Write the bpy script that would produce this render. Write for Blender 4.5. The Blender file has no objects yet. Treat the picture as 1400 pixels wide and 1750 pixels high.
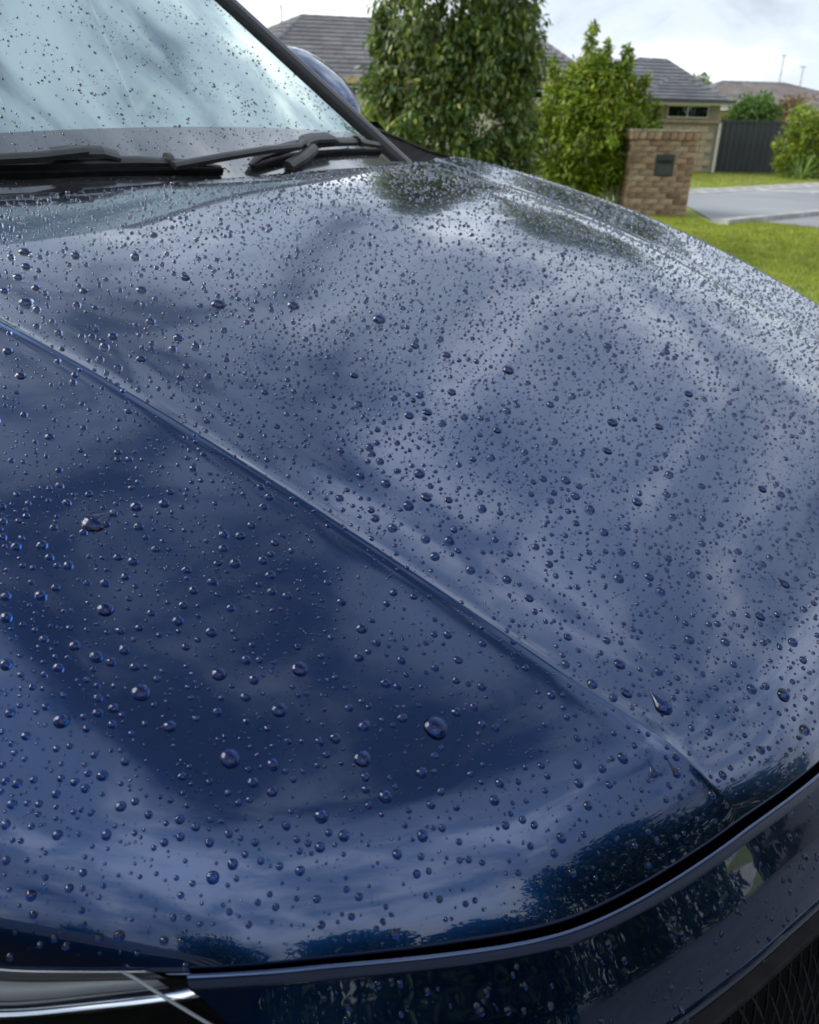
import bpy, bmesh, math, random
import numpy as np
from mathutils import Matrix, Vector, Quaternion

random.seed(7)
RNG = np.random.default_rng(11)
SC = bpy.context.scene
COL = SC.collection
R = math.radians

# ---------------------------------------------------------------- camera
cam_data = bpy.data.cameras.new('camera')
cam = bpy.data.objects.new('camera', cam_data)
COL.objects.link(cam)
cam.matrix_world = Matrix.Translation((0, 0, 1.27)) @ Matrix.Rotation(R(90-25.3183), 4, 'X') @ Matrix.Rotation(R(1.1828), 4, 'Z')
cam_data.sensor_fit = 'VERTICAL'
cam_data.sensor_height = 36
cam_data.sensor_width = 36
cam_data.lens = 28.8
cam_data.clip_start = .02
cam_data.clip_end = 3000
cam_data.dof.use_dof = True
cam_data.dof.focus_distance = .72
cam_data.dof.aperture_fstop = 11.0
SC.camera = cam

# ---------------------------------------------------------------- sky (overcast, brighter overhead) and one soft sun
SUN_EL, SUN_ROT = 38, 284
world = bpy.data.worlds.new('World')
SC.world = world
world.use_nodes = True
wn, wl = world.node_tree.nodes, world.node_tree.links
wn.clear()


def W(t, **kw):
    n = wn.new(t)
    for k, v in kw.items():
        setattr(n, k, v)
    return n


def wmath(op, a, b=None):
    n = W('ShaderNodeMath', operation=op)
    for i, v in enumerate((a, b)):
        if v is None:
            continue
        if isinstance(v, (int, float)):
            n.inputs[i].default_value = v
        else:
            wl.new(v, n.inputs[i])
    return n.outputs[0]


wout = W('ShaderNodeOutputWorld')
sky = W('ShaderNodeTexSky', sky_type='NISHITA')
sky.sun_disc = False
sky.sun_elevation = R(SUN_EL)
sky.sun_rotation = R(SUN_ROT)
sky.air_density = 1.0
sky.dust_density = 1.5
bg_sky = W('ShaderNodeBackground')
bg_sky.inputs['Strength'].default_value = .10
wl.new(sky.outputs[0], bg_sky.inputs['Color'])
tc = W('ShaderNodeTexCoord')
sep = W('ShaderNodeSeparateXYZ')
wl.new(tc.outputs['Generated'], sep.inputs[0])
zc = wmath('ADD', wmath('MAXIMUM', sep.outputs[2], 0.0), .50)
cmb = W('ShaderNodeCombineXYZ')
wl.new(wmath('DIVIDE', sep.outputs[0], zc), cmb.inputs[0])
wl.new(wmath('DIVIDE', sep.outputs[1], zc), cmb.inputs[1])
n1 = W('ShaderNodeTexNoise')
n1.noise_dimensions = '4D'
n1.inputs['W'].default_value = 13.5
n1.inputs['Scale'].default_value = 1.9
n1.inputs['Detail'].default_value = 7
n1.inputs['Roughness'].default_value = .52
n1.inputs['Distortion'].default_value = .25
wl.new(cmb.outputs[0], n1.inputs['Vector'])
n2 = W('ShaderNodeTexNoise')
n2.inputs['Scale'].default_value = 6.5
n2.inputs['Detail'].default_value = 6
n2.inputs['Roughness'].default_value = .55
n2.inputs['Distortion'].default_value = .5
wl.new(cmb.outputs[0], n2.inputs['Vector'])
ncl = wmath('ADD', wmath('MULTIPLY', n1.outputs['Fac'], .66), wmath('MULTIPLY', n2.outputs['Fac'], .34))
ramp = W('ShaderNodeValToRGB')
cr = ramp.color_ramp
cr.interpolation = 'EASE'
cr.elements[0].position = .38
cr.elements[0].color = (.11, .15, .225, 1)
cr.elements[1].position = .62
cr.elements[1].color = (1.35, 1.40, 1.46, 1)
e = cr.elements.new(.49)
e.color = (.50, .59, .71, 1)
wl.new(ncl, ramp.inputs[0])
# towards the horizon the deck is seen edge on and evens out
hz = W('ShaderNodeMapRange')
hz.inputs['From Min'].default_value = 0.0
hz.inputs['From Max'].default_value = .45
hz.inputs['To Min'].default_value = .60
hz.inputs['To Max'].default_value = 0.0
wl.new(sep.outputs[2], hz.inputs['Value'])
mixh = W('ShaderNodeMixRGB')
mixh.inputs['Color2'].default_value = (.82, .87, .94, 1)
wl.new(hz.outputs[0], mixh.inputs['Fac'])
wl.new(ramp.outputs[0], mixh.inputs['Color1'])
bg_cl = W('ShaderNodeBackground')
wl.new(mixh.outputs[0], bg_cl.inputs['Color'])
wl.new(wmath('ADD', wmath('MULTIPLY', wmath('MAXIMUM', sep.outputs[2], 0.0), .45), .92), bg_cl.inputs['Strength'])
mixw = W('ShaderNodeMixShader')
mixw.inputs[0].default_value = .93
wl.new(bg_sky.outputs[0], mixw.inputs[1])
wl.new(bg_cl.outputs[0], mixw.inputs[2])
wl.new(mixw.outputs[0], wout.inputs['Surface'])

sun_data = bpy.data.lights.new('sun', 'SUN')
sun_data.energy = 3.4
sun_data.angle = R(38)
sun_data.color = (1, .96, .9)
sun = bpy.data.objects.new('sun', sun_data)
COL.objects.link(sun)
_az = R(SUN_ROT)
_sd = Vector((math.sin(_az)*math.cos(R(SUN_EL)), math.cos(_az)*math.cos(R(SUN_EL)), math.sin(R(SUN_EL))))
sun.rotation_euler = (-_sd).to_track_quat('-Z', 'Y').to_euler()

SC.view_settings.view_transform = 'Standard'
SC.view_settings.look = 'None'
SC.view_settings.gamma = 1
SC.view_settings.exposure = 0.50
SC.view_settings.use_curve_mapping = False
SC.cycles.max_bounces = 12
SC.cycles.transparent_max_bounces = 16
SC.cycles.caustics_refractive = True
SC.cycles.caustics_reflective = True

# ---------------------------------------------------------------- car shape (metres; x rearward, s across, z relative to the eye height)
HC = 1.27
CP = dict(c0=-.3879, c1=.5487, c2=-.3388, c3=.0892, k1=.0082, m0=.1265, m1=-.1899, k2=.1033, w=(.4051, .2802, -.1591, -.101, .1837),
          W=.805, WR=.7784, rr=.021, L=1.0308, B=.0721, fd=.021, fe=.0747)
_fs = np.array([0, .12, .2, .287, .348, .423, .481, .537, .568, .627, .701, .742, .779])
_fx = np.array([-.0475, -.0446, -.0392, -.029, -.016, .003, .021, .042, .059, .098, .152, .192, .235])
_gs = np.linspace(0, .86, 431)
_gx = np.interp(_gs, np.r_[_fs, .86], np.r_[_fx, .338])
_kk = np.exp(-.5*(np.arange(-20, 21)/7.0)**2)
_kk /= _kk.sum()
_gx = np.convolve(np.r_[_gx[20:0:-1], _gx, 2*_gx[-1]-_gx[-2:-22:-1]], _kk, 'valid')     # ironed to a smooth run


def crease_w(x):
    w = CP['w']
    return w[0]+w[1]*x+w[2]*x**2+w[3]*x**3+w[4]*x**4-.010*np.clip((.12-x)/.13, 0, 1)**1.2


def x_front(s):
    return np.interp(np.abs(s), _gs, _gx)


def x_rear(s):
    return CP['L']+CP['B']*s*s


def lip(x, e):
    k = .0030+.0014*np.clip((x-.1)/.7, 0, 1)
    r = np.sqrt(e*e+.0008**2)
    f = np.where(e < 0, np.exp(-r/.010), np.exp(-r/.0060))
    return k*f-.4*k*np.exp(-((e+.045)/.022)**2)


def bonnet_z(x, s):
    a = np.abs(s)
    w = crease_w(x)
    z = CP['c0']+CP['c1']*x+CP['c2']*x**2+CP['c3']*x**3-CP['k1']*np.minimum(a, w)**2
    dome = np.sin(np.pi*np.clip((x+.05)/1.08, 0, 1))**.8
    dome = dome*(.60+.40*np.tanh(s/.15))
    z = z+dome*(.036-.40*np.clip(a-(w-.30), 0, .30)**2)
    e = np.maximum(a-w, 0)
    z = z-2*CP['k1']*w*e-(CP['m0']+CP['m1']*x)*e-CP['k2']*e*e
    q = np.maximum(a-(CP['WR']-.12), 0)/.12
    z = z-CP['rr']*q**2.5
    d = np.clip(1-(x-x_front(s))/CP['fe'], 0, None)
    z = z-CP['fd']*d**2.5
    return z+lip(x, a-w)*np.clip((x-x_front(s))/.05, 0, 1)


def bonnet_normal(x, s):
    h = 4e-4
    dx = (bonnet_z(x+h, s)-bonnet_z(x-h, s))/(2*h)
    ds = (bonnet_z(x, s+h)-bonnet_z(x, s-h))/(2*h)
    n = np.stack([-dx, -ds, np.ones_like(dx)], -1)
    return n/np.linalg.norm(n, axis=-1, keepdims=True)


# outline of the bonnet's front edge, from the centre round the corner and back along the side: position and outward normal in plan
_s = np.linspace(0, .806, 200)
_ol = [(x_front(v), v) for v in _s]+[(v, .808+.006*min(1, (v-.28)/.3)) for v in np.linspace(.285, 1.05, 60)]
_ol = np.array(_ol)
for _ in range(30):
    _ol[1:-1] = .5*_ol[1:-1]+.25*(_ol[2:]+_ol[:-2])
_al = np.concatenate([[0], np.cumsum(np.linalg.norm(np.diff(_ol, axis=0), axis=1))])
_tg = np.gradient(_ol, _al, axis=0)
_tg /= np.linalg.norm(_tg, axis=1, keepdims=True)
_on = np.stack([-_tg[:, 1], _tg[:, 0]], 1)
_on[:, 0] = -np.abs(_on[:, 0])
_on[:, 1] = np.abs(_on[:, 1])


def edge(a):
    """arc length a (sign gives the side) -> x, s, z, outward normal (nx, ns)"""
    sg = np.where(np.asarray(a) < 0, -1., 1.)
    b = np.abs(a)
    x = np.interp(b, _al, _ol[:, 0]); s = np.interp(b, _al, _ol[:, 1])
    nx = np.interp(b, _al, _on[:, 0]); ns = np.interp(b, _al, _on[:, 1])
    z = bonnet_z(np.maximum(x, x_front(np.minimum(s, .805))), np.minimum(s, .805))
    return x, s*sg, z, nx, ns*sg


_PO = np.array([.0095, .0095, .0102, .0113, .0122, .0133, .0142, .0156, .0226, .0338, .0471, .0616, .072, .081, .087, .090, .088])
_PD = np.array([.030, .010, .0070, .0056, .0053, .0062, .0088, .0122, .0228, .0390, .0610, .0860, .112, .150, .210, .300, .42])
_PO = _PO-.0052
_PD = _PD-.0014
_PT = np.concatenate([[0], np.cumsum(np.hypot(np.diff(_PO), np.diff(_PD)))])


def nose(a, t, off=0., tight=False):
    """surface of the front below the bonnet gap; t runs down the profile"""
    x, s, z, nx, ns = edge(a)
    o = np.interp(t, _PT, _PO)
    d = np.interp(t, _PT, _PD)
    k = np.ones_like(z) if tight else .75*np.clip((np.abs(a)-.56)/.14, 0, 1)
    o = o-.0028*k
    d = d-.0036*k
    if tight:
        o = o-.0012
        d = d-.0030
    o1 = np.interp(np.asarray(t)+.004, _PT, _PO); d1 = np.interp(np.asarray(t)+.004, _PT, _PD)
    o0 = np.interp(np.asarray(t)-.004, _PT, _PO); d0 = np.interp(np.asarray(t)-.004, _PT, _PD)
    l = np.hypot(o1-o0, d1-d0)+1e-9
    o = o+off*(d1-d0)/l
    d = d-off*(o1-o0)/l
    return np.stack([x+nx*o, s+ns*o, z-d], -1)


def glass(s, z, off=0.):
    """windscreen surface at height z above its foot"""
    x = 1.11+.303*s*s+(z+.078)*1.455
    return np.stack([x-off*.566, s, z+off*.824], -1)


# ---------------------------------------------------------------- materials
MATS = {}


def mat(name):
    m = bpy.data.materials.new(name)
    m.use_nodes = True
    nt = m.node_tree
    b = nt.nodes['Principled BSDF']
    MATS[name] = m
    return m, nt, b


def nd(nt, t, **kw):
    n = nt.nodes.new(t)
    for k, v in kw.items():
        if k in n.inputs.keys():
            n.inputs[k].default_value = v
        else:
            setattr(n, k, v)
    return n


def setp(b, **kw):
    for k, v in kw.items():
        b.inputs[k.replace('_', ' ')].default_value = v


def c4(c):
    return (c[0], c[1], c[2], 1)


def noise_colour(nt, b, c1, c2, scale=5., detail=6., lo=.35, hi=.65, coord='Object', vec_scale=None):
    t = nd(nt, 'ShaderNodeTexCoord')
    n = nd(nt, 'ShaderNodeTexNoise', Scale=scale, Detail=detail)
    src = t.outputs[coord]
    if vec_scale:
        mp = nd(nt, 'ShaderNodeMapping')
        mp.inputs['Scale'].default_value = vec_scale
        nt.links.new(src, mp.inputs[0])
        src = mp.outputs[0]
    nt.links.new(src, n.inputs['Vector'])
    r = nd(nt, 'ShaderNodeValToRGB')
    r.color_ramp.elements[0].position = lo
    r.color_ramp.elements[1].position = hi
    r.color_ramp.elements[0].color = c4(c1)
    r.color_ramp.elements[1].color = c4(c2)
    nt.links.new(n.outputs['Fac'], r.inputs[0])
    if b is not None:
        nt.links.new(r.outputs[0], b.inputs['Base Color'])
    return r, n, src


def bump(nt, b, src, scale, strength, dist=.002, detail=4., inp='Normal'):
    n = nd(nt, 'ShaderNodeTexNoise', Scale=scale, Detail=detail)
    nt.links.new(src, n.inputs['Vector'])
    bp = nd(nt, 'ShaderNodeBump', Strength=strength, Distance=dist)
    nt.links.new(n.outputs['Fac'], bp.inputs['Height'])
    nt.links.new(bp.outputs[0], b.inputs[inp])


def plain(name, col, rough=.5, metal=0., coat=0., vary=.15, scale=8., bstr=0., bscale=60.):
    m, nt, b = mat(name)
    a = tuple(v*(1-vary) for v in col)
    c = tuple(min(1, v*(1+vary)) for v in col)
    r, n, src = noise_colour(nt, b, a, c, scale)
    setp(b, Roughness=rough, Metallic=metal, Coat_Weight=coat, Coat_Roughness=.03)
    if bstr:
        bump(nt, b, src, bscale, bstr)
    return m


# navy metallic paint under clear coat
m, nt, b = mat('navy_paint')
r, n, src = noise_colour(nt, b, (.0032, .0225, .080), (.0041, .027, .095), 3.0)
setp(b, Metallic=1.0, Roughness=.19, Coat_Weight=1.0, Coat_Roughness=.012, Coat_IOR=1.57)
bump(nt, b, src, 11., .012, .01, 2., 'Coat Normal')
PAINT = m

# water
m, nt, b = mat('water')
nt.nodes.remove(b)
g = nd(nt, 'ShaderNodeBsdfGlass', IOR=1.333, Roughness=0.0)
g.inputs['Color'].default_value = (.97, .985, 1, 1)
nt.links.new(g.outputs[0], nt.nodes['Material Output'].inputs['Surface'])
WATER = m
m, nt, b = mat('darkened_paint_under_water')          # no clear coat reflection under a drop; colour darkened too, for the bead's dim inside
noise_colour(nt, b, (.0020, .0140, .068), (.0026, .017, .080), 3.0)
setp(b, Metallic=1.0, Roughness=.16)
WETPAINT = m


def glass_mat(name, refl, tint, trans):
    """coated sheet glass: a share of tinted mirror reflection over see-through"""
    m, nt, b = mat(name)
    nt.nodes.remove(b)
    gl = nd(nt, 'ShaderNodeBsdfGlossy', Roughness=.015)
    gl.inputs['Color'].default_value = c4(tint)
    tr = nd(nt, 'ShaderNodeBsdfTransparent')
    tr.inputs['Color'].default_value = c4(trans)
    fr = nd(nt, 'ShaderNodeFresnel', IOR=1.5)
    mx = nd(nt, 'ShaderNodeMath', operation='MAXIMUM')
    ad = nd(nt, 'ShaderNodeMath', operation='ADD')
    ad.inputs[1].default_value = refl
    nt.links.new(fr.outputs[0], ad.inputs[0])
    mx.inputs[1].default_value = 0.0
    nt.links.new(ad.outputs[0], mx.inputs[0])
    mx.use_clamp = True
    ms = nd(nt, 'ShaderNodeMixShader')
    nt.links.new(mx.outputs[0], ms.inputs[0])
    nt.links.new(tr.outputs[0], ms.inputs[1])
    nt.links.new(gl.outputs[0], ms.inputs[2])
    nt.links.new(ms.outputs[0], nt.nodes['Material Output'].inputs['Surface'])
    return m


WINDSCREEN = glass_mat('coated_windscreen_glass', .70, (.545, .63, .605), (.45, .55, .53))
SIDE_GLASS = glass_mat('side_glass', .06, (.9, .95, .95), (.25, .3, .3))
LENS = glass_mat('headlight_lens', .02, (1, 1, 1), (.92, .94, .95))
PANE = glass_mat('house_glass', .03, (.9, .95, 1), (.5, .55, .55))
m, nt, b = mat('frit_black')
noise_colour(nt, b, (.018, .018, .02), (.03, .03, .032), 30.)
setp(b, Roughness=.25, Coat_Weight=1, Coat_IOR=2.1, Coat_Roughness=.02)
FRIT = m
BLACK = plain('satin_black_plastic', (.018, .018, .019), .38, vary=.25, scale=40, bstr=.25, bscale=900)
RUBBER = plain('black_rubber', (.010, .010, .011), .55, vary=.3, scale=60)
GLOSSBLACK = plain('gloss_black_trim', (.012, .012, .014), .2, coat=1., scale=20)
GAP = plain('seal_and_gap_shade', (.003, .003, .003), .9)  # near-black for seals; also stands in for shade in gaps and openings
for _m in (RUBBER, GAP):
    _m.node_tree.nodes['Principled BSDF'].inputs['Specular IOR Level'].default_value = .08
PILLARM = plain('dark_grey_pillar', (.035, .035, .04), .35, coat=.6)
CLEAREDGE = plain('clear_plastic_edge', (.10, .11, .12), .1, coat=1.)
CHROME = plain('chrome', (.75, .77, .8), .08, 1., vary=.05)
HOUSEREFL = plain('housing_with_grey_reflection', (.34, .35, .36), .4, .2)
SILVER = plain('silver_housing', (.36, .38, .4), .25, .8, vary=.2, scale=20)
DARKHOUSE = plain('dark_housing', (.03, .032, .035), .3)
DASH = plain('dashboard_grey', (.03, .03, .032), .6, bstr=.3, bscale=300)
SEAT = plain('seat_cloth', (.06, .06, .065), .9, bstr=.3, bscale=200)
ALLOY = plain('alloy', (.5, .5, .52), .3, .9)
KERBM = plain('weathered_kerb', (.33, .325, .31), .85, vary=.25, scale=2.5, bstr=.3, bscale=60)
CONCRETE = plain('concrete', (.42, .41, .39), .8, vary=.14, scale=3., bstr=.3, bscale=80)
MORTAR = plain('mortar', (.30, .26, .20), .9, vary=.2, scale=20., bstr=.4)
TRIMWHITE = plain('cream_trim', (.62, .58, .50), .6, vary=.06)
FASCIA = plain('fascia_timber', (.46, .34, .20), .6, vary=.1)
GUTTERDARK = plain('dark_gutter', (.045, .047, .05), .45)
RENDER = plain('cream_render', (.56, .52, .42), .85, vary=.06, scale=2., bstr=.2)
SOFFIT = plain('soffit_grey', (.5, .47, .42), .8)
FENCEM = plain('dark_steel_sheet', (.042, .047, .052), .45, vary=.12, scale=2.)
CURTAIN = plain('pale_curtain', (.6, .62, .6), .9)
POLEM = plain('galvanised', (.5, .51, .53), .5, .3)
LETTER = plain('letterbox_plate', (.035, .04, .045), .4)
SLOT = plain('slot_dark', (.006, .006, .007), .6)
BARK = plain('bark', (.10, .075, .05), .9, vary=.4, scale=20., bstr=.6, bscale=40)
SOIL = plain('soil', (.07, .05, .035), .95, vary=.3, bstr=.5)


def tile_mat(name, c, c2):
    m, nt, b = mat(name)
    r, n, src = noise_colour(nt, None, (.75,)*3, (1.1,)*3, 1.2, 8.)
    gm = nd(nt, 'ShaderNodeNewGeometry')
    rr = nd(nt, 'ShaderNodeValToRGB')
    rr.color_ramp.elements[0].color = c4(c)
    rr.color_ramp.elements[1].color = c4(c2)
    nt.links.new(gm.outputs['Random Per Island'], rr.inputs[0])
    mx = nd(nt, 'ShaderNodeMixRGB', blend_type='MULTIPLY')
    mx.inputs[0].default_value = 1
    nt.links.new(rr.outputs[0], mx.inputs[1])
    nt.links.new(r.outputs[0], mx.inputs[2])
    nt.links.new(mx.outputs[0], b.inputs['Base Color'])
    setp(b, Roughness=.55)
    bump(nt, b, src, 30., .3)
    return m


TILE_GREY = tile_mat('grey_roof_tile', (.085, .082, .085), (.125, .12, .122))
TILE_DARK = tile_mat('dark_roof_tile', (.07, .071, .078), (.10, .10, .108))
TILE_BROWN = tile_mat('brown_roof_tile', (.13, .105, .092), (.18, .15, .135))


def brick_mat(name, cols, stain=.5):
    m, nt, b = mat(name)
    oi = nd(nt, 'ShaderNodeObjectInfo')
    rr = nd(nt, 'ShaderNodeValToRGB')
    cr = rr.color_ramp
    cr.interpolation = 'LINEAR'
    for i, c in enumerate(cols):
        if i < 2:
            el = cr.elements[i]
            el.position = i/(len(cols)-1)
        else:
            el = cr.elements.new(i/(len(cols)-1))
        el.color = c4(c)
    nt.links.new(oi.outputs['Random'], rr.inputs[0])
    r, n, src = noise_colour(nt, None, (stain,)*3, (1.15,)*3, 14., 8., coord='Object')
    mx = nd(nt, 'ShaderNodeMixRGB', blend_type='MULTIPLY')
    mx.inputs[0].default_value = 1
    nt.links.new(rr.outputs[0], mx.inputs[1])
    nt.links.new(r.outputs[0], mx.inputs[2])
    nt.links.new(mx.outputs[0], b.inputs['Base Color'])
    setp(b, Roughness=.85)
    bump(nt, b, src, 60., .5, .004)
    return m


BRICK = brick_mat('brown_brick', [(.18, .10, .06), (.29, .18, .11), (.36, .25, .155), (.23, .13, .078), (.42, .32, .21)])
BLOCK = brick_mat('tan_block', [(.40, .31, .20), (.45, .36, .24), (.42, .33, .22)], .75)


def leaf_mat(name, c1, c2, c3, trans=.35, rough=.4):
    m, nt, b = mat(name)
    gm = nd(nt, 'ShaderNodeNewGeometry')
    rr = nd(nt, 'ShaderNodeValToRGB')
    cr = rr.color_ramp
    cr.elements[0].color = c4(c1)
    cr.elements[1].color = c4(c3)
    cr.elements[1].position = 1.0
    el = cr.elements.new(.72)
    el.color = c4(c2)
    nt.links.new(gm.outputs['Random Per Island'], rr.inputs[0])
    tc = nd(nt, 'ShaderNodeTexCoord')
    n = nd(nt, 'ShaderNodeTexNoise', Scale=3.0, Detail=3.)
    nt.links.new(tc.outputs['Object'], n.inputs['Vector'])
    r2 = nd(nt, 'ShaderNodeValToRGB')
    r2.color_ramp.elements[0].position = .3
    r2.color_ramp.elements[1].position = .7
    r2.color_ramp.elements[0].color = (.65, .65, .65, 1)
    r2.color_ramp.elements[1].color = (1.3, 1.3, 1.1, 1)
    nt.links.new(n.outputs['Fac'], r2.inputs[0])
    mx = nd(nt, 'ShaderNodeMixRGB', blend_type='MULTIPLY')
    mx.inputs[0].default_value = 1
    nt.links.new(rr.outputs[0], mx.inputs[1])
    nt.links.new(r2.outputs[0], mx.inputs[2])
    nt.links.new(mx.outputs[0], b.inputs['Base Color'])
    setp(b, Roughness=rough)
    tl = nd(nt, 'ShaderNodeBsdfTranslucent')
    nt.links.new(mx.outputs[0], tl.inputs['Color'])
    ms = nd(nt, 'ShaderNodeMixShader')
    ms.inputs[0].default_value = trans
    nt.links.new(b.outputs[0], ms.inputs[1])
    nt.links.new(tl.outputs[0], ms.inputs[2])
    nt.links.new(ms.outputs[0], nt.nodes['Material Output'].inputs['Surface'])
    return m


LEAF_DARK = leaf_mat('dark_leaf', (.055, .105, .03), (.135, .20, .05), (.33, .34, .07))
LEAF_LIME = leaf_mat('lime_leaf', (.10, .18, .016), (.22, .31, .025), (.42, .40, .05))
LEAF_MID = leaf_mat('mid_leaf', (.05, .12, .02), (.10, .20, .035), (.17, .26, .05))
LEAF_BROWN = leaf_mat('dry_leaf', (.16, .11, .06), (.24, .16, .09), (.28, .22, .12))
LEAF_BACK = leaf_mat('street_tree_leaf', (.02, .045, .014), (.045, .08, .02), (.08, .11, .03))
GRASS_LEAF = leaf_mat('grass_blade', (.18, .235, .018), (.28, .32, .03), (.42, .39, .10), .4, .5)
GRASS_FAR = leaf_mat('verge_blade', (.20, .26, .035), (.28, .32, .05), (.38, .36, .10), .4, .5)
SPIKE_LEAF = leaf_mat('strap_leaf', (.10, .18, .04), (.18, .27, .07), (.30, .36, .14), .3)

m, nt, b = mat('lawn_soil')
noise_colour(nt, b, (.13, .20, .014), (.21, .26, .026), 1.2, 10.)
setp(b, Roughness=.9)
LAWN = m
m, nt, b = mat('verge_soil')
noise_colour(nt, b, (.15, .20, .03), (.25, .26, .05), .8, 10.)
setp(b, Roughness=.9)
VERGE = m
m, nt, b = mat('asphalt')
r, n, src = noise_colour(nt, b, (.17, .175, .185), (.235, .24, .25), .35, 9., vec_scale=(1, 1, 1))
setp(b, Roughness=.55)
bump(nt, b, src, 120., .5, .004)
ASPHALT = m
m, nt, b = mat('footpath_grey')
r, n, src = noise_colour(nt, b, (.16, .16, .165), (.22, .22, .225), 1.5, 9.)
setp(b, Roughness=.6)
FOOTPATH = m


# ---------------------------------------------------------------- mesh helpers
def link(o):
    COL.objects.link(o)
    return o


def mesh_obj(name, verts, faces, material, parent=None, smooth=False):
    me = bpy.data.meshes.new(name)
    if isinstance(verts, np.ndarray):
        verts = verts.reshape(-1, 3).tolist()
    me.from_pydata(verts, [], faces)
    me.materials.append(material)
    if smooth:
        me.polygons.foreach_set('use_smooth', [True]*len(me.polygons))
    me.update()
    o = bpy.data.objects.new(name, me)
    link(o)
    if parent is not None:
        o.parent = parent
    return o


def big_mesh(name, verts, loops, material, parent=None, smooth=False):
    """fast mesh from arrays; loops (n,k) with constant face size k"""
    me = bpy.data.meshes.new(name)
    n, k = loops.shape
    me.vertices.add(len(verts))
    me.vertices.foreach_set('co', np.asarray(verts, np.float32).ravel())
    me.loops.add(n*k)
    me.loops.foreach_set('vertex_index', loops.astype(np.int32).ravel())
    me.polygons.add(n)
    me.polygons.foreach_set('loop_start', np.arange(0, n*k, k, dtype=np.int32))
    me.polygons.foreach_set('loop_total', np.full(n, k, np.int32))
    if smooth:
        me.polygons.foreach_set('use_smooth', np.ones(n, bool))
    me.materials.append(material)
    me.update(calc_edges=True)
    o = bpy.data.objects.new(name, me)
    link(o)
    if parent is not None:
        o.parent = parent
    return o


def grid_faces(nu, nv, flip=False, base=0):
    i = np.arange(nu-1)[:, None]*nv+np.arange(nv-1)[None]
    f = np.stack([i, i+1, i+nv+1, i+nv], -1).reshape(-1, 4)+base
    if flip:
        f = f[:, ::-1]
    return f


class MB:
    """collects simple solids into one mesh"""
    def __init__(self):
        self.v, self.f = [], []

    def add(self, vs, fs):
        b = len(self.v)
        self.v += [tuple(map(float, p)) for p in vs]
        self.f += [tuple(b+i for i in q) for q in fs]

    def box(self, lo, hi, M=None):
        x0, y0, z0 = lo
        x1, y1, z1 = hi
        vs = [(x0, y0, z0), (x1, y0, z0), (x1, y1, z0), (x0, y1, z0), (x0, y0, z1), (x1, y0, z1), (x1, y1, z1), (x0, y1, z1)]
        if M is not None:
            vs = [M @ Vector(p) for p in vs]
        self.add(vs, [(0, 3, 2, 1), (4, 5, 6, 7), (0, 1, 5, 4), (1, 2, 6, 5), (2, 3, 7, 6), (3, 0, 4, 7)])

    def tube(self, pts, rad, n=8, cap=True):
        pts = [Vector(p) for p in pts]
        if not hasattr(rad, '__len__'):
            rad = [rad]*len(pts)
        rings = []
        for i, p in enumerate(pts):
            d = (pts[min(i+1, len(pts)-1)]-pts[max(i-1, 0)]).normalized()
            u = d.orthogonal().normalized() if abs(d.z) > .9 else d.cross(Vector((0, 0, 1))).normalized()
            w = d.cross(u)
            rings.append([p+rad[i]*(math.cos(2*math.pi*k/n)*u+math.sin(2*math.pi*k/n)*w) for k in range(n)])
        vs = [q for r_ in rings for q in r_]
        fs = []
        for i in range(len(pts)-1):
            for k in range(n):
                a, b_ = i*n+k, i*n+(k+1) % n
                fs.append((a, b_, b_+n, a+n))
        if cap:
            fs.append(tuple(range(n)))
            fs.append(tuple(range((len(pts)-1)*n, len(pts)*n))[::-1])
        self.add(vs, fs)

    def prism(self, poly, h0, h1):
        n = len(poly)
        vs = [(x, y, h0) for x, y in poly]+[(x, y, h1) for x, y in poly]
        fs = [tuple(range(n))[::-1], tuple(range(n, 2*n))]+[(i, (i+1) % n, (i+1) % n+n, i+n) for i in range(n)]
        self.add(vs, fs)

    def quad(self, *p):
        self.add(p, [tuple(range(len(p)))])

    def build(self, name, material, parent=None, smooth=False):
        return mesh_obj(name, self.v, self.f, material, parent, smooth)


def bevel(o, w, seg=2):
    md = o.modifiers.new('bevel', 'BEVEL')
    md.width = w
    md.segments = seg
    md.limit_method = 'ANGLE'
    return o


def thing(o, label, cat, group=None):
    o['label'] = label
    o['category'] = cat
    if group:
        o['group'] = group
    return o


def empty(name, loc, label, cat, group=None, rz=0.):
    o = bpy.data.objects.new(name, None)
    link(o)
    o.location = loc
    o.rotation_euler = (0, 0, rz)
    o.empty_display_size = .1
    return thing(o, label, cat, group)


def structure(o):
    o['kind'] = 'structure'
    return o


def stuff(o):
    o['kind'] = 'stuff'
    return o


# ---------------------------------------------------------------- the ground
def sheet(name, poly, z, material):
    return structure(mesh_obj(name, [(x, y, z) for x, y in poly], [tuple(range(len(poly)))], material))


sheet('ground', [(-400, -400), (400, -400), (400, 600), (-400, 600)], -.012, VERGE)
sheet('lawn', [(-14, 3.4), (2.0, 3.4), (3.4, 1.85), (34, 1.0), (34, 37.8), (4.70, 13.12), (4.52, 13.6), (5.3, 19.0), (3.0, 25.0), (-14, 25.0)], -.004, LAWN)
WETCON = plain('wet_concrete', (.11, .11, .112), .55, vary=.2, scale=2.)
sheet('driveway', [(-7, -16), (34, -16), (34, .98), (3.4, 1.83), (2.0, 3.38), (-7, 3.38)], .0, WETCON)

# road between two kerb lines, direction along the street
KD = Vector((.765, .644, 0)).normalized()
KN = Vector((-KD.y, KD.x, 0))
K0 = Vector((4.66, 13.15, 0))       # near kerb
KF = Vector((5.97, 19.45, 0))       # far kerb


def strip(name, origin, a0, a1, w0, w1, z, material):
    p = [origin+KD*a0+KN*w0, origin+KD*a1+KN*w0, origin+KD*a1+KN*w1, origin+KD*a0+KN*w1]
    return sheet(name, [(q.x, q.y) for q in p], z, material)


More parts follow.
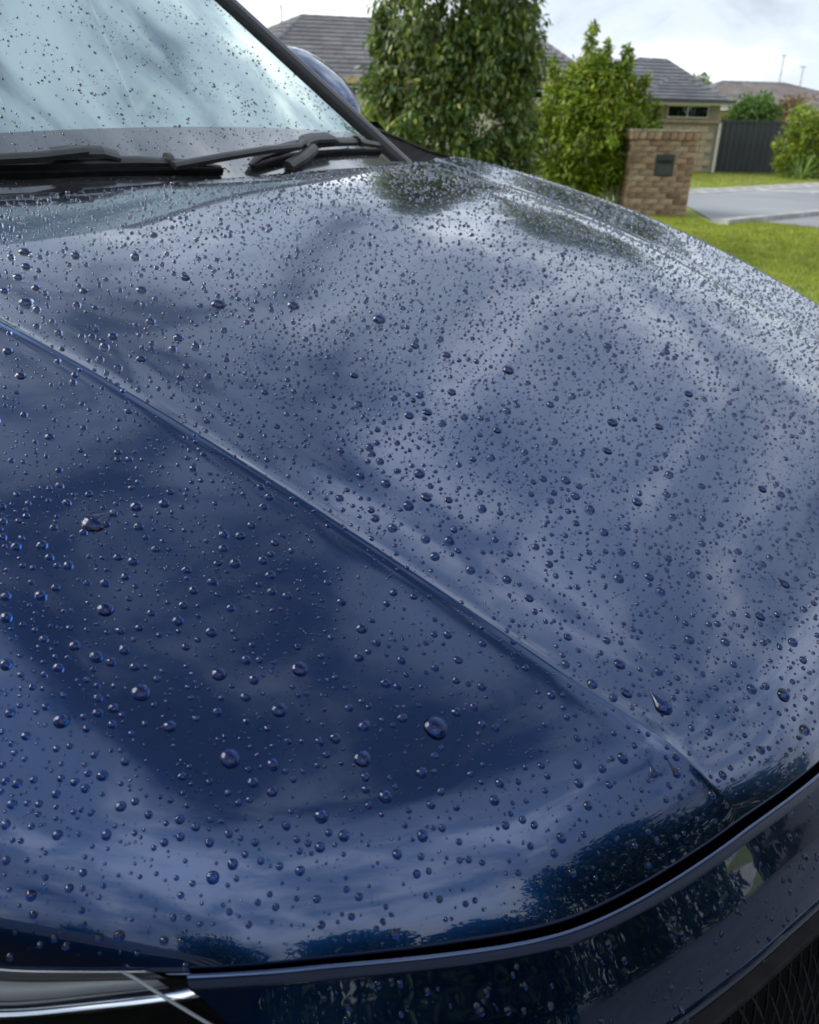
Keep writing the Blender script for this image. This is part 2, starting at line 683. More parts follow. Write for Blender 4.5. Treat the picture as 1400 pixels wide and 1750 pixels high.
rw = (KF-K0).dot(KN)
_rp = [K0+KN*.1, K0+KD*120+KN*.1, KF+KD*120+KN*.1, KF-KD*.6+KN*.1]
sheet('road', [(p.x, p.y) for p in _rp], .0, ASPHALT)
strip('footpath', K0, .75, 60, -1.5, -.16, .004, FOOTPATH)


def kerb(name, origin, a0, a1, seglen=1.2, w=.34, h=.07):
    k = structure(bpy.data.objects.new(name, None))
    link(k)
    a = a0
    me = None
    prof = [(-.15, -.02), (-.15, h), (.02, h), (.10, h*.45), (w-.12, .012), (w-.12, -.02)]
    while a < a1:
        m_ = MB()
        L = seglen-.012
        vs = []
        for q in (0, L):
            for (u, v) in prof:
                p = origin+KD*q+KN*u
                vs.append((p.x-origin.x, p.y-origin.y, v))
        n = len(prof)
        m_.add(vs, [tuple(range(n)), tuple(range(n, 2*n))[::-1]]+[(i, i+n, (i+1) % n+n, (i+1) % n) for i in range(n)])
        if me is None:
            o = m_.build('kerb_stone', KERBM, k)
            me = o.data
        else:
            o = link(bpy.data.objects.new('kerb_stone', me))
            o.parent = k
        o.location = origin+KD*a
        a += seglen
    return k


kerb('kerb', K0, -.1, 12)
# far kerb is built as a mirrored profile: swap the normal while building
KN = -KN
kerb('kerb', KF, -.6, 22)
KN = -KN
# concrete channel that leaves the far kerb and runs into the side of the street
cs = MB()
cp = [Vector((6.6, 21.35, 0)), Vector((8.0, 21.1, 0)), Vector((9.2, 20.6, 0)), Vector((10.6, 20.9, 0)), Vector((12.5, 21.9, 0)), Vector((16, 24.6, 0))]
for i in range(len(cp)-1):
    d = (cp[i+1]-cp[i]).normalized()
    nn = Vector((-d.y, d.x, 0))*.16
    a_, b_ = cp[i]+d*.006, cp[i+1]-d*.006
    cs.prism([(a_-nn)[:2], (b_-nn)[:2], (b_+nn)[:2], (a_+nn)[:2]], -.005, .014)
structure(cs.build('drain_channel', CONCRETE))


def blades(name, pts, h, w, material, lean=.5):
    n = len(pts)
    a = RNG.uniform(0, 2*np.pi, n)
    hh = h*RNG.uniform(.5, 1.3, n)
    l = RNG.normal(0, lean, (n, 2))*hh[:, None]
    dx = np.stack([np.cos(a), np.sin(a)], 1)*w*RNG.uniform(.6, 1.4, n)[:, None]
    p = np.asarray(pts)
    z0 = np.zeros(n)
    v = np.stack([np.c_[p-dx, z0], np.c_[p+dx, z0], np.c_[p+dx*.6+l*.45, hh*.6], np.c_[p+l, hh], np.c_[p-dx*.6+l*.45, hh*.6]], 1)
    f = np.arange(n)[:, None]*5
    loops = f+np.array([[0, 1, 2, 3, 4]])
    return stuff(big_mesh(name, v.reshape(-1, 3), loops, material))


def in_poly(p, poly):
    x, y = p[:, 0], p[:, 1]
    ins = np.zeros(len(p), bool)
    for i in range(len(poly)):
        x0, y0 = poly[i]
        x1, y1 = poly[(i+1) % len(poly)]
        c = ((y0 > y) != (y1 > y)) & (x < (x1-x0)*(y-y0)/(y1-y0+1e-12)+x0)
        ins ^= c
    return ins


lp = [(-1.0, 4.0), (2.0, 3.42), (12.0, 12.0), (13.4, 19.0), (12.6, 18.2), (4.70, 13.12), (4.52, 13.6), (4.5, 14.4), (-1.0, 14.4)]
# kept off the paving: everything on the near side of the footpath
q = np.stack([RNG.uniform(-1, 9, 220000), RNG.uniform(3.5, 14.5, 220000)], 1)
q = q[in_poly(q, lp)]
wk = (q[:, 0]-K0.x)*KN.x+(q[:, 1]-K0.y)*KN.y
al = (q[:, 0]-K0.x)*KD.x+(q[:, 1]-K0.y)*KD.y
q = q[~((al > .7) & (wk > -1.5)) & ((wk < -.16) | ((q[:, 0] < 4.5) & (q[:, 1] < 14.08)))]
blades('grass', q, .035, .0035, GRASS_LEAF)
q = np.stack([RNG.uniform(4, 26, 160000), RNG.uniform(19, 38, 160000)], 1)
wk = (q[:, 0]-KF.x)*KN.x+(q[:, 1]-KF.y)*KN.y
q = q[(wk > .2) & (wk < 9) & (q[:, 1] < 33)]
blades('verge_grass', q, .04, .007, GRASS_FAR)


# ---------------------------------------------------------------- plants
def leaf_cloud(name, centres, rad, per, size, material, parent=None, droop=.5, aspect=.42, seed=1):
    """leaves around clump centres: every leaf a folded lozenge of four triangles"""
    g = np.random.default_rng(seed)
    n = len(centres)*per
    c = np.repeat(np.asarray(centres), per, 0)
    rr = np.repeat(np.asarray(rad), per) if hasattr(rad, '__len__') else np.full(n, rad)
    d = g.normal(0, 1, (n, 3))
    d /= np.linalg.norm(d, axis=1, keepdims=True)
    p = c+d*(rr*g.uniform(.25, 1.05, n)**.6)[:, None]
    ax = d*.6+g.normal(0, .5, (n, 3))
    ax[:, 2] -= droop
    ax /= np.linalg.norm(ax, axis=1, keepdims=True)
    up = g.normal(0, .45, (n, 3))+np.array([0, 0, 1.])+d*.5
    sd = np.cross(ax, up)
    sd /= np.linalg.norm(sd, axis=1, keepdims=True)+1e-9
    nn = np.cross(sd, ax)
    L = size*g.uniform(.6, 1.35, n)[:, None]
    Wd = L*aspect*.5
    v = np.stack([p, p+ax*L*.35+sd*Wd+nn*L*.06, p+ax*L*.72+sd*Wd*.75+nn*L*.03, p+ax*L-nn*L*.10,
                  p+ax*L*.72-sd*Wd*.75+nn*L*.03, p+ax*L*.35-sd*Wd+nn*L*.06], 1)
    b = np.arange(n)[:, None]*6
    lo = np.concatenate([b+np.array([[0, 1, 2, 3]]), b+np.array([[0, 3, 4, 5]])], 0)
    return big_mesh(name, v.reshape(-1, 3), lo, material, parent)


def limb(mb, p0, p1, r0, r1, wob=.06, n=6, seed=0):
    g = random.Random(seed)
    pts, rs = [], []
    p0, p1 = Vector(p0), Vector(p1)
    L = (p1-p0).length
    for i in range(n+1):
        t = i/n
        o = Vector((g.gauss(0, 1), g.gauss(0, 1), 0))*wob*L*.5*math.sin(math.pi*t)
        pts.append(p0.lerp(p1, t)+o)
        rs.append(r0+(r1-r0)*t)
    mb.tube(pts, rs, 7)


def tree(name, loc, shape, clumps, per, size, material, label, cat, trunk_h, crown_top, seed, trunk_r=.06, droop=.5, group=None, clump_r=(.12, .22), stems=1, lean=0., spires=()):
    """shape(t) -> half width (x, y) of the crown at height share t"""
    g = np.random.default_rng(seed)
    t0 = empty(name, loc, label, cat, group)
    cs_, rs = [], []
    while len(cs_) < clumps:
        t = g.uniform(0, 1)
        wx, wy = shape(t)
        a = g.uniform(0, 2*np.pi)
        r_ = g.uniform(.25, 1)**.45
        r_ *= 1+.17*math.sin(2*a+seed+7*t)*math.sin(9*t+seed)
        if g.uniform() > min(1, (wx*wy)/.35+.15):
            continue
        cs_.append((lean+math.cos(a)*wx*r_*g.uniform(.80, 1.17), math.sin(a)*wy*r_, trunk_h+(crown_top-trunk_h)*t+g.normal(0, .04)))
        rs.append(g.uniform(*clump_r))
    for k in range(max(6, clumps//12)):          # stray shoots past the outline
        t = g.uniform(.25, 1.0)
        wx, wy = shape(t)
        a = g.uniform(0, 2*np.pi)
        up_ = g.uniform(.05, .30)*min(1, wx) if t > .75 else 0
        cs_.append((lean+math.cos(a)*wx*g.uniform(.8, 1.25), math.sin(a)*wy*g.uniform(.8, 1.2), trunk_h+(crown_top-trunk_h)*t+up_))
        rs.append(clump_r[0]*g.uniform(.5, .8))
    for (dx_, dy_, za, zb) in spires:             # upright leaders that break the outline
        m_ = 9
        for q_ in range(m_):
            f_ = q_/(m_-1)
            cs_.append((dx_*(1+.12*f_)+g.normal(0, .03), dy_+g.normal(0, .04), za+(zb-za)*f_))
            rs.append(.19*(1-f_)+.05)
    leaf_cloud('crown', cs_, rs, per, size, material, t0, droop, seed=seed+5)
    mb = MB()
    for k in range(stems):
        sx = 0 if stems == 1 else .10*(k-(stems-1)/2)
        limb(mb, (sx, 0, -.03), (sx*2.2, .02*k, trunk_h+(crown_top-trunk_h)*(.8 if not lean else .05)), trunk_r, trunk_r*.25, .05 if not lean else .01, 8, seed+k)
    mb.build('trunk', BARK, t0, True)
    lb = MB()
    for k in range(26):
        c = cs_[int(g.integers(len(cs_)))]
        h0 = max(trunk_h*.6, c[2]-.35-.5*abs(c[0]))
        limb(lb, (0, 0, min(h0, trunk_h+(crown_top-trunk_h)*.75) if not lean else trunk_h+(crown_top-trunk_h)*.03), c, trunk_r*.32, trunk_r*.10, .10, 4, seed+40+k)
    stuff(lb.build('limbs', BARK, t0, True))
    return t0


def bell(t, w0, wm, w1, tm):
    if t < tm:
        u = t/tm
        return w0+(wm-w0)*math.sin(u*math.pi/2)
    u = (t-tm)/(1-tm)
    return wm+(w1-wm)*(1-math.cos(u*math.pi/2))


tree('dark_green_tree', (.40, 10.6, 0), lambda t: (bell(t, .62, .82, .26, .30), bell(t, .5, .8, .3, .30)), 600, 60, .085, LEAF_DARK,
     'tall dark green tree with hanging leaves, nearest the windscreen pillar', 'tree', .28, 5.4, 21, .055, .75, stems=3, spires=[(-.74, -.3, 1.7, 2.35), (.70, -.3, 1.1, 1.9), (.80, -.2, .5, 1.3), (-.66, -.4, .9, 1.5)])
tree('lime_green_shrub', (2.86, 15.2, 0), lambda t: (bell(t, .76, 1.06, .14, .40), bell(t, .6, .9, .13, .40)), 380, 62, .085, LEAF_LIME,
     'bushy yellow-green shrub with pointed top beside the brick letterbox pillar', 'shrub', .34, 2.25, 33, .05, .25, stems=2, spires=[(-.62, -.2, 1.5, 2.20), (-.15, -.3, 1.8, 2.70), (.16, .1, 1.8, 2.50), (.42, -.2, 1.7, 2.42), (.74, -.1, 1.3, 2.02), (1.0, 0, .9, 1.62), (-.98, 0, 1.0, 1.72), (-1.12, -.1, .5, 1.35)])
tree('lime_green_shrub', (-.62, 14.6, 0), lambda t: (bell(t, .6, .72, .2, .4), bell(t, .5, .6, .2, .4)), 110, 50, .09, LEAF_LIME,
     'low light green shrub between the car pillar and the dark tree', 'shrub', .15, 1.62, 47, .04, .0)
tree('garden_bush', (12.6, 34.5, 0), lambda t: (bell(t, .8, 1.12, .5, .5), .8), 120, 46, .16, LEAF_MID,
     'rounded green bush showing above the dark metal fence', 'bush', .3, 2.3, 53, .06, .2, clump_r=(.2, .34))
tree('dry_bush', (15.0, 36.5, 0), lambda t: (bell(t, .7, 1.0, .4, .5), .7), 60, 40, .15, LEAF_BROWN,
     'brownish dry bush beyond the right end of the dark fence', 'bush', .4, 2.45, 59, .06, .2, clump_r=(.18, .32))
tree('clipped_bush', (12.05, 27.6, 0), lambda t: (bell(t, .75, .92, .6, .5), .7), 170, 50, .11, LEAF_LIME,
     'yellow-green leafy bush at the street corner in front of the dark fence', 'bush', .12, 1.86, 61, .05, .2, clump_r=(.15, .26))
tree('distant_tree', (15.4, 50.5, 0), lambda t: (bell(t, .5, .8, .3, .5), .7), 40, 40, .22, LEAF_MID,
     'tip of a small tree between the two roofs', 'tree', 1.2, 3.75, 67, .09, .2, clump_r=(.2, .36))

# unseen tree added so its crown reflects as the right-hand dark bonnet patch
tree('added_reflection_tree', (2.35, 19.4, 0), lambda t: (bell(t, 1.0, 2.5, .8, .5), bell(t, 1.0, 2.2, .8, .5)), 260, 50, .17, LEAF_DARK,
           'unseen tree added behind the dark tree for the right dark reflection on the bonnet', 'tree', 4.3, 9.6, 97, .11, .6, clump_r=(.3, .6), lean=3.1)
# spiky plant with long strap leaves
sp = empty('spiky_plant', (11.5, 26.6, 0), 'spiky plant with long arching strap leaves at the foot of the bush', 'plant')
g = random.Random(5)
for k in range(44):
    a = g.uniform(0, 2*math.pi)
    L = g.uniform(.75, 1.35)
    el = g.uniform(.35, 1.35)
    d = Vector((math.cos(a), math.sin(a), 0))
    s_ = Vector((-d.y, d.x, 0))
    pts = []
    for i in range(6):
        t = i/5
        pts.append(d*(L*math.cos(el)*t+.05)+Vector((0, 0, L*math.sin(el)*t-.45*L*t*t*(1.4-el*.7))))
    w_ = [.018, .024, .024, .02, .012, .001]
    vs = []
    for p_, ww in zip(pts, w_):
        vs += [p_-s_*ww, p_+Vector((0, 0, -ww*.5)), p_+s_*ww]
    fs = []
    for i in range(5):
        b_ = i*3
        fs += [(b_, b_+1, b_+4, b_+3), (b_+1, b_+2, b_+5, b_+4)]
    mesh_obj('leaf', [tuple(v) for v in vs], fs, SPIKE_LEAF, sp)


# ---------------------------------------------------------------- brick letterbox pillar
pil = empty('brick_letterbox_pillar', (3.89, 14.12, 0), 'brown brick letterbox pillar standing on the lawn beside the shrub', 'letterbox pillar')
PWd, PD_, NC, CH = 1.0, .62, 13, .0862
mb = MB()
mb.box((-PWd/2+.012, .012, -.05), (PWd/2-.012, PD_-.012, NC*CH))
mb.build('mortar_core', MORTAR, pil)


def brick_mesh(l, w, h, seed, j=.0016):
    g = random.Random(seed)
    bm = bmesh.new()
    bmesh.ops.create_cube(bm, size=1)
    bmesh.ops.scale(bm, vec=(l, w, h), verts=bm.verts)
    bmesh.ops.bevel(bm, geom=bm.edges[:], offset=.005, segments=1, affect='EDGES')
    for v in bm.verts:
        v.co += Vector((g.gauss(0, j), g.gauss(0, j), g.gauss(0, j)))
    me = bpy.data.meshes.new('brick')
    bm.to_mesh(me)
    bm.free()
    me.materials.append(BRICK)
    return me


full = [brick_mesh(.232, .09, .076, i) for i in range(3)]
half = [brick_mesh(.112, .09, .076, i+10) for i in range(3)]


def put_brick(me, x, y, z, rz=0.):
    o = link(bpy.data.objects.new('brick', me))
    o.parent = pil
    o.location = (x, y, z)
    o.rotation_euler = (0, 0, rz)


BOX = (-.11, .18, .60, .92)      # letterbox plate x0, x1, z0, z1
for c in range(NC):
    z = c*CH+.043
    n = 4
    w = PWd/n
    for side, (ly, rz) in enumerate(((.045, 0.), (PD_-.045, math.pi))):
        xs = [(-PWd/2+w*(i+.5), full) for i in range(n)] if c % 2 == 0 else [(-PWd/2+w*.25, half)]+[(-PWd/2+w*(i+1), full) for i in range(n-1)]+[(PWd/2-w*.25, half)]
        for x, kind in xs:
            put_brick(random.choice(kind), x+random.gauss(0, .0015), ly+random.gauss(0, .002), z, rz)
    for sx in (-1, 1):
        ys = [.21, .41] if c % 2 == 0 else [.15, .31, .47]
        for y in ys:
            put_brick(random.choice(full if c % 2 == 0 else half), sx*(PWd/2-.045), y, z, math.pi/2)
# cap: a soldier course that oversails, stained concrete on top
for i in range(9):
    o = link(bpy.data.objects.new('brick', half[i % 3]))
    o.parent = pil
    o.location = (-.48+i*.12, .03, NC*CH+.062)
    o.scale = (1, 1.05, 1.5)
for sx in (-1, 1):
    for i in range(5):
        o = link(bpy.data.objects.new('brick', half[i % 3]))
        o.parent = pil
        o.location = (sx*(PWd/2-.005), .135+i*.118, NC*CH+.062)
        o.scale = (1, 1.05, 1.5)
        o.rotation_euler = (0, 0, math.pi/2)
mb = MB()
mb.box((-.545, -.02, NC*CH+.121), (.545, PD_+.02, NC*CH+.150))
CAPM = plain('stained_cap', (.30, .27, .22), .9, vary=.4, scale=9, bstr=.5)
bevel(mb.build('cap_slab', CAPM, pil), .006)
lb = empty('letterbox_front', (0, 0, 0), '', '')
del lb['label'], lb['category']
lb.parent = pil
mb = MB()
x0, x1, z0, z1 = BOX
mb.box((x0, -.014, z0), (x1, .03, z1))
bevel(mb.build('face_plate', LETTER, lb), .004)
mb = MB()
mb.box((x0+.035, -.026, z1-.125), (x1-.035, -.016, z1-.10))
mb.box((x0+.030, -.034, z1-.095), (x1-.030, -.016, z1-.080))
mb.build('slot_flap', SLOT, lb)
mb = MB()
mb.box((x0+.03, -.020, z0+.03), (x1-.03, -.0165, z1-.15))
mb.build('door', GUTTERDARK, lb)

# white slats added for the bright blurred gaps left of the pillar
pk = empty('bright_gap_slats', (3.2, 14.9, 0), 'added white slats standing in for bright gaps left of the brick pillar', 'picket fence')
me = None
for i in range(12):
    if me is None:
        mb = MB()
        mb.prism([(-.035, 0), (.035, 0), (.035, .36), (0, .42), (-.035, .36)], -.01, .01)
        o = mb.build('gap_slat', TRIMWHITE, pk)
        o.data.transform(Matrix.Rotation(math.pi/2, 4, 'X'))
        me = o.data
    else:
        o = link(bpy.data.objects.new('gap_slat', me))
        o.parent = pk
    o.location = ((i-6)*.105, 0, 0)
mb = MB()
mb.box((-.7, .012, .12), (.6, .03, .16))
mb.build('rail', TRIMWHITE, pk)


# ---------------------------------------------------------------- houses
def roof_plane(mb, a, b, c, d, courses, seglen=.30, thick=.032):
    """tile courses on the quad a-b (eave) to d-c (ridge): every course laps the one below, every tile its own wedge"""
    a, b, c, d = map(Vector, (a, b, c, d))
    nrm = (b-a).cross(d-a).normalized()
    if nrm.z < 0:
        nrm = -nrm
    g = random.Random(3)
    for i in range(courses):
        t0, t1 = i/courses, min(1.0, (i+1.12)/courses)
        l0, r0 = a.lerp(d, t0), b.lerp(c, t0)
        l1, r1 = a.lerp(d, t1), b.lerp(c, t1)
        L = (r0-l0).length
        n = max(1, int(L/seglen))
        off = .5 if i % 2 else 0.
        cuts = sorted({0., 1.} | {min(1, max(0, (k+off)/n)) for k in range(n+1)})
        for u0, u1 in zip(cuts[:-1], cuts[1:]):
            if u1-u0 < .004:
                continue
            j = g.uniform(-.005, .005)
            gp = .004/L
            p = [l0.lerp(r0, u0+gp)+nrm*(thick+j), l0.lerp(r0, u1-gp)+nrm*(thick+j), l1.lerp(r1, u1-gp)+nrm*.006, l1.lerp(r1, u0+gp)+nrm*.006,
                 l0.lerp(r0, u0+gp)-nrm*.004, l0.lerp(r0, u1-gp)-nrm*.004]
            mb.add(p, [(0, 1, 2, 3), (4, 5, 1, 0)])


def ridge_caps(mb, p0, p1, r=.11, seg=.38):
    p0, p1 = Vector(p0), Vector(p1)
    d = (p1-p0)
    n = max(1, int(d.length/seg))
    u = d.normalized()
    s_ = u.cross(Vector((0, 0, 1))).normalized()
    w_ = s_.cross(u)
    for i in range(n):
        a, b_ = p0+d*(i/n), p0+d*((i+1.08)/n)
        vs = []
        for p, rr in ((a, r*1.08), (b_, r*.92)):
            for k in range(6):
                th = math.pi*k/5
                vs.append(p+s_*rr*math.cos(th)+w_*(rr*.75*math.sin(th)-.03))
        fs = [(k, k+1, k+7, k+6) for k in range(5)]+[(0, 1, 2, 3, 4, 5)]
        mb.add(vs, fs)


# grey tiled house behind the trees
hl = empty('grey_roofed_house', (0, 26.4, 0), 'cream house with grey tiled hip roof behind the dark green tree', 'house')


def L_(p):
    return (p[0], p[1]-26.4, p[2])


E1, E2 = (-4.9, 25.9, 2.44), (5.35, 26.3, 2.36)
R1, R2 = (-3.75, 30.2, 4.32), (3.25, 30.4, 4.17)
B1, B2 = (-9.4, 32.5, 2.6), (6.2, 34.5, 2.5)
mb = MB()
roof_plane(mb, L_(E1), L_(E2), L_(R2), L_(R1), 14)
roof_plane(mb, L_(B1), L_(E1), L_(R1), L_(R1), 14)
roof_plane(mb, L_(E2), L_(B2), L_(R2), L_(R2), 14)
roof_plane(mb, L_(B2), L_(B1), L_(R1), L_(R2), 12)
rf = stuff(mb.build('roof_tiles', TILE_GREY, hl))
mb = MB()
ridge_caps(mb, L_(R1), L_(R2))
ridge_caps(mb, L_(E1), L_(R1))
ridge_caps(mb, L_(B1), L_(R1))
ridge_caps(mb, L_(E2), L_(R2))
mb.build('ridge_caps', TILE_GREY, hl)
mb = MB()
fr = [L_(E1), L_(E2)]
mb.box((E1[0]-.05, E1[1]-26.4-.12, 2.28), (E2[0]+.05, E1[1]-26.4-.01, 2.43))
mb.build('gutter', FASCIA, hl)
mb = MB()
mb.box((E1[0], E1[1]-26.4+.0, 2.22), (E2[0], E1[1]-26.4+.02, 2.285))
mb.build('fascia', GUTTERDARK, hl)
mb = MB()
mb.box((-4.4, .06, 2.02), (4.9, .10, 2.24))
mb.build('clerestory_glazing', PANE, hl)
for x in (-3.4, -1.9, -.4, 1.1, 2.6):
    mb = MB()
    mb.box((x-.04, .02, 2.0), (x+.04, .12, 2.215))
    mb.build('mullion', FASCIA, hl)
mb = MB()
mb.box((-4.4, .04, 0), (4.9, 6.5, 1.99))
mb.build('wall', RENDER, hl)
mb = MB()
mb.box((-4.42, .02, 1.985), (4.92, .14, 2.03))
mb.build('sill', TRIMWHITE, hl)
mb = MB()
mb.box((-4.3, .14, 2.03), (4.8, 6.4, 2.2))
mb.build('upper_wall', GUTTERDARK, hl)
mb = MB()
mb.tube([(1.3, 3.85, 4.2), (1.3, 3.85, 4.75)], .05, 10)
mb.build('vent_pipe', GUTTERDARK, hl)

# tan block house behind the letterbox
hr = empty('tan_block_house', (8.7, 29.6, 0), 'tan block house with dark tiled hip roof behind the letterbox pillar', 'house')
mb = MB()
e1, e2 = (-3.6, -.5, 2.14), (1.27, -.42, 2.10)
r1, r2 = (-.95, 3.4, 3.52), (.02, 3.4, 3.50)
b2, b1 = (1.9, 7.4, 2.15), (-4.5, 7.4, 2.15)
roof_plane(mb, e1, e2, r2, r1, 11)
roof_plane(mb, e2, b2, r2, r2, 11)
roof_plane(mb, b1, e1, r1, r1, 11)
roof_plane(mb, b2, b1, r1, r2, 11)
pr = (-.25, .95, 2.93)           # small front hip
roof_plane(mb, (-1.75, -.62, 2.145), (1.10, -.58, 2.125), pr, pr, 8)
stuff(mb.build('roof_tiles', TILE_DARK, hr))
mb = MB()
ridge_caps(mb, r1, r2, .09)
ridge_caps(mb, e2, r2, .09)
ridge_caps(mb, e1, r1, .09)
ridge_caps(mb, (-1.75, -.62, 2.16), pr, .06)
ridge_caps(mb, (1.10, -.58, 2.14), pr, .06)
mb.build('ridge_caps', TILE_DARK, hr)
mb = MB()
mb.box((-3.65, -.72, 2.062), (1.32, -.622, 2.135))
mb.build('gutter', GUTTERDARK, hr)
mb = MB()
mb.box((-3.6, -.60, 2.035), (1.25, .05, 2.06))
mb.box((-3.6, -.619, 1.99), (1.25, -.602, 2.06))
mb.build('soffit', TRIMWHITE, hr)
mb = MB()
mb.box((-3.6, .06, 0), (1.10, 7.0, 2.03))
mb.build('mortar_core', MORTAR, hr)
WX0, WX1, WZ0, WZ1 = -.62, .72, 1.62, 2.0
bm = bmesh.new()
bmesh.ops.create_cube(bm, size=1)
bmesh.ops.scale(bm, vec=(.388, .09, .190), verts=bm.verts)
bmesh.ops.bevel(bm, geom=bm.edges[:], offset=.006, segments=1, affect='EDGES')
blk = bpy.data.meshes.new('block')
bm.to_mesh(blk)
bm.free()
blk.materials.append(BLOCK)
for c in range(10):
    z = .1+c*.2
    for i in range(13):
        x = -3.4+i*.4-(.2 if c % 2 else 0)
        if x < -2.4 and c < 99 and x < -2.6:
            continue
        if x > 1.0:
            continue
        if z+.1 > WZ0-.06 and WX0-.2 < x < WX1+.2:
            continue
        o = link(bpy.data.objects.new('block', blk))
        o.parent = hr
        o.location = (x, .05+random.gauss(0, .002), z)
mb = MB()
mb.box((-1.5, -.06, 1.49), (1.12, .1, 1.585))
mb.build('ledge', TRIMWHITE, hr).data.materials[0] = plain('ledge_tan', (.36, .27, .19), .8)
mb = MB()
mb.box((1.10, -.05, 0), (1.19, .12, 1.50))
mb.build('downpipe', TRIMWHITE, hr)
win = mb = MB()
fw = .028
mb.box((WX0, -.01, WZ0), (WX0+fw, .1, WZ1))
mb.box((WX1-fw, -.01, WZ0), (WX1, .1, WZ1))
mb.box((WX0+fw, -.01, WZ1-.04), (WX1-fw, .1, WZ1))
mb.box((WX0+fw, -.01, WZ0), (WX1-fw, .1, WZ0+.04))
mb.box((.02, -.008, WZ0+.04), (.06, .09, WZ1-.04))
wf = mb.build('window', TRIMWHITE, hr)
for x0, x1 in ((WX0+fw, .02), (.06, WX1-fw)):
    mb = MB()
    mb.box((x0, .03, WZ0+.04), (x1, .036, WZ1-.04))
    mb.build('pane', PANE, wf)
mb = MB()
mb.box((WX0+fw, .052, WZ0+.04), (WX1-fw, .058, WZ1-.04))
mb.build('dark_room_sheet', SLOT, wf)  # black sheet stands in for the unlit room behind the panes
mb = MB()
mb.box((.12, .040, WZ0+.04), (.30, .048, WZ1-.04))
mb.box((-.30, .040, WZ0+.04), (-.22, .048, WZ1-.04))
mb.build('curtain', CURTAIN, wf)

# brown roofed house further along
hb = empty('brown_roofed_house', (17.5, 47, 0), 'house with weathered brown tiled roof far behind the fence', 'house')
mb = MB()
f1, f2 = (-4.2, -2.6, 2.3), (6.0, -2.3, 2.3)
q1, q2 = (-1.7, 1.2, 3.60), (1.5, 1.2, 3.56)
h1, h2 = (-5.0, 6, 2.3), (8.0, 6, 2.3)
roof_plane(mb, f1, f2, q2, q1, 12)
roof_plane(mb, f2, h2, q2, q2, 12)
roof_plane(mb, h1, f1, q1, q1, 12)
roof_plane(mb, h2, h1, q1, q2, 10)
stuff(mb.build('roof_tiles', TILE_BROWN, hb))
mb = MB()
for a_, b_ in ((q1, q2), (f1, q1), (f2, q2), (h1, q1), (h2, q2)):
    ridge_caps(mb, a_, b_, .10)
mb.build('ridge_caps', TILE_DARK, hb)
mb = MB()
mb.box((-4.25, -2.78, 2.16), (6.1, -2.62, 2.29))
mb.build('gutter', TRIMWHITE, hb)
mb = MB()
mb.box((-3.8, -2.1, 0), (6.0, 6.0, 2.14))
mb.build('wall', BLOCK, hb)

# dark steel fence
fe = empty('dark_metal_fence', (10.06, 30.0, 0), 'dark grey ribbed metal fence beside the tan block house', 'fence', rz=.03)
me = None
PW = .78
for i in range(6):
    if me is None:
        vs, fs = [], []
        prof = []
        nr = 4
        for k in range(nr):
            x = PW/nr*k
            prof += [(x, 0), (x+.09, 0), (x+.115, -.028), (x+.17, -.028)]
        prof.append((PW, 0))
        for (x, y) in prof:
            vs += [(x, y, .02), (x, y, 1.53)]
        fs = [(2*k, 2*k+2, 2*k+3, 2*k+1) for k in range(len(prof)-1)]
        o = mesh_obj('fence_panel', vs, fs, FENCEM, fe)
        me = o.data
    else:
        o = link(bpy.data.objects.new('fence_panel', me))
        o.parent = fe
    o.location = (i*PW, 0, 0)
for i in range(3):
    mb = MB()
    mb.box((i*PW*3-.03, -.05, 0), (i*PW*3+.03, .03, 1.60))
    mb.build('post', FENCEM, fe)
for z0, z1 in ((1.53, 1.59), (.0, .05)):
    mb = MB()
    mb.box((.03, -.042, z0), (PW*6, .025, z1))
    mb.build('rail', FENCEM, fe)

# brick edging of a garden bed at the right
be = empty('brick_bed_edging', (12.7, 27.1, 0), 'low reddish brick edging of the garden bed at the kerb', 'garden edging')
for r_ in range(2):
    for i in range(14):
        o = link(bpy.data.objects.new('brick', full[i % 3]))
        o.parent = be
        o.location = (-.9+i*.245+(.12 if r_ else 0), -.12+i*.12, .04+r_*.085)
        o.rotation_euler = (0, 0, .46)

# poles on the skyline
for (x, y, h, lab) in ((27.2, 70, 6.5, 'tall thin pale pole standing highest above the brown roof'), (28.8, 70, 5.8, 'shorter thin pale pole right of the taller one'), (-10.2, 70, 9.0, 'thin mast above the grey roof near the windscreen pillar')):
    mb = MB()
    mb.tube([(0, 0, 0), (.02, 0, h)], [.10, .06], 8)
    mb.box((-.25, -.03, h-.12), (.25, .03, h-.06))
    o = mb.build('pole', POLEM)
    o.location = (x, y, 0)
    thing(o, lab, 'pole')

# what stands behind the camera and shows only as reflections in the paint
for i, (x, y, h, w, lab) in enumerate(((7.6, -11.6, 5.2, 2.8, 'spreading street tree mirrored in the front panel of the car'),
                                       (13.4, -7.4, 7.0, 2.5, 'leafy street tree mirrored beside the bonnet gap'),
                                       (3.0, -13.4, 5.8, 2.7, 'dense tree mirrored low in the bonnet nose'),
                                       (16.2, -5.6, 8.2, 2.7, 'tallest street tree mirrored near the end of the bonnet crease'),
                                       (10.9, -10.4, 4.6, 2.0, 'rounded street tree mirrored at the bend of the bonnet gap'),
                                       (17.5, -1.0, 5.0, 2.4, 'street tree mirrored on the far side of the nose'),
                                       (-9.5, -16.5, 6.6, 2.6, 'tree rising behind the facing house, mirrored above the headlight'),
                                       (-3.0, -17.0, 6.0, 2.2, 'smaller tree behind the facing house roof'))):
    tree('street_tree', (x, y, 0), (lambda w: lambda t: (bell(t, w*.8, w, w*.25, .35), bell(t, w*.6, w, w*.25, .45)))(w), 150, 46, .30, LEAF_BACK,
         lab, 'tree', .5, h, 80+i, .14, .3, clump_r=(.45, .8), group='street trees facing the car')
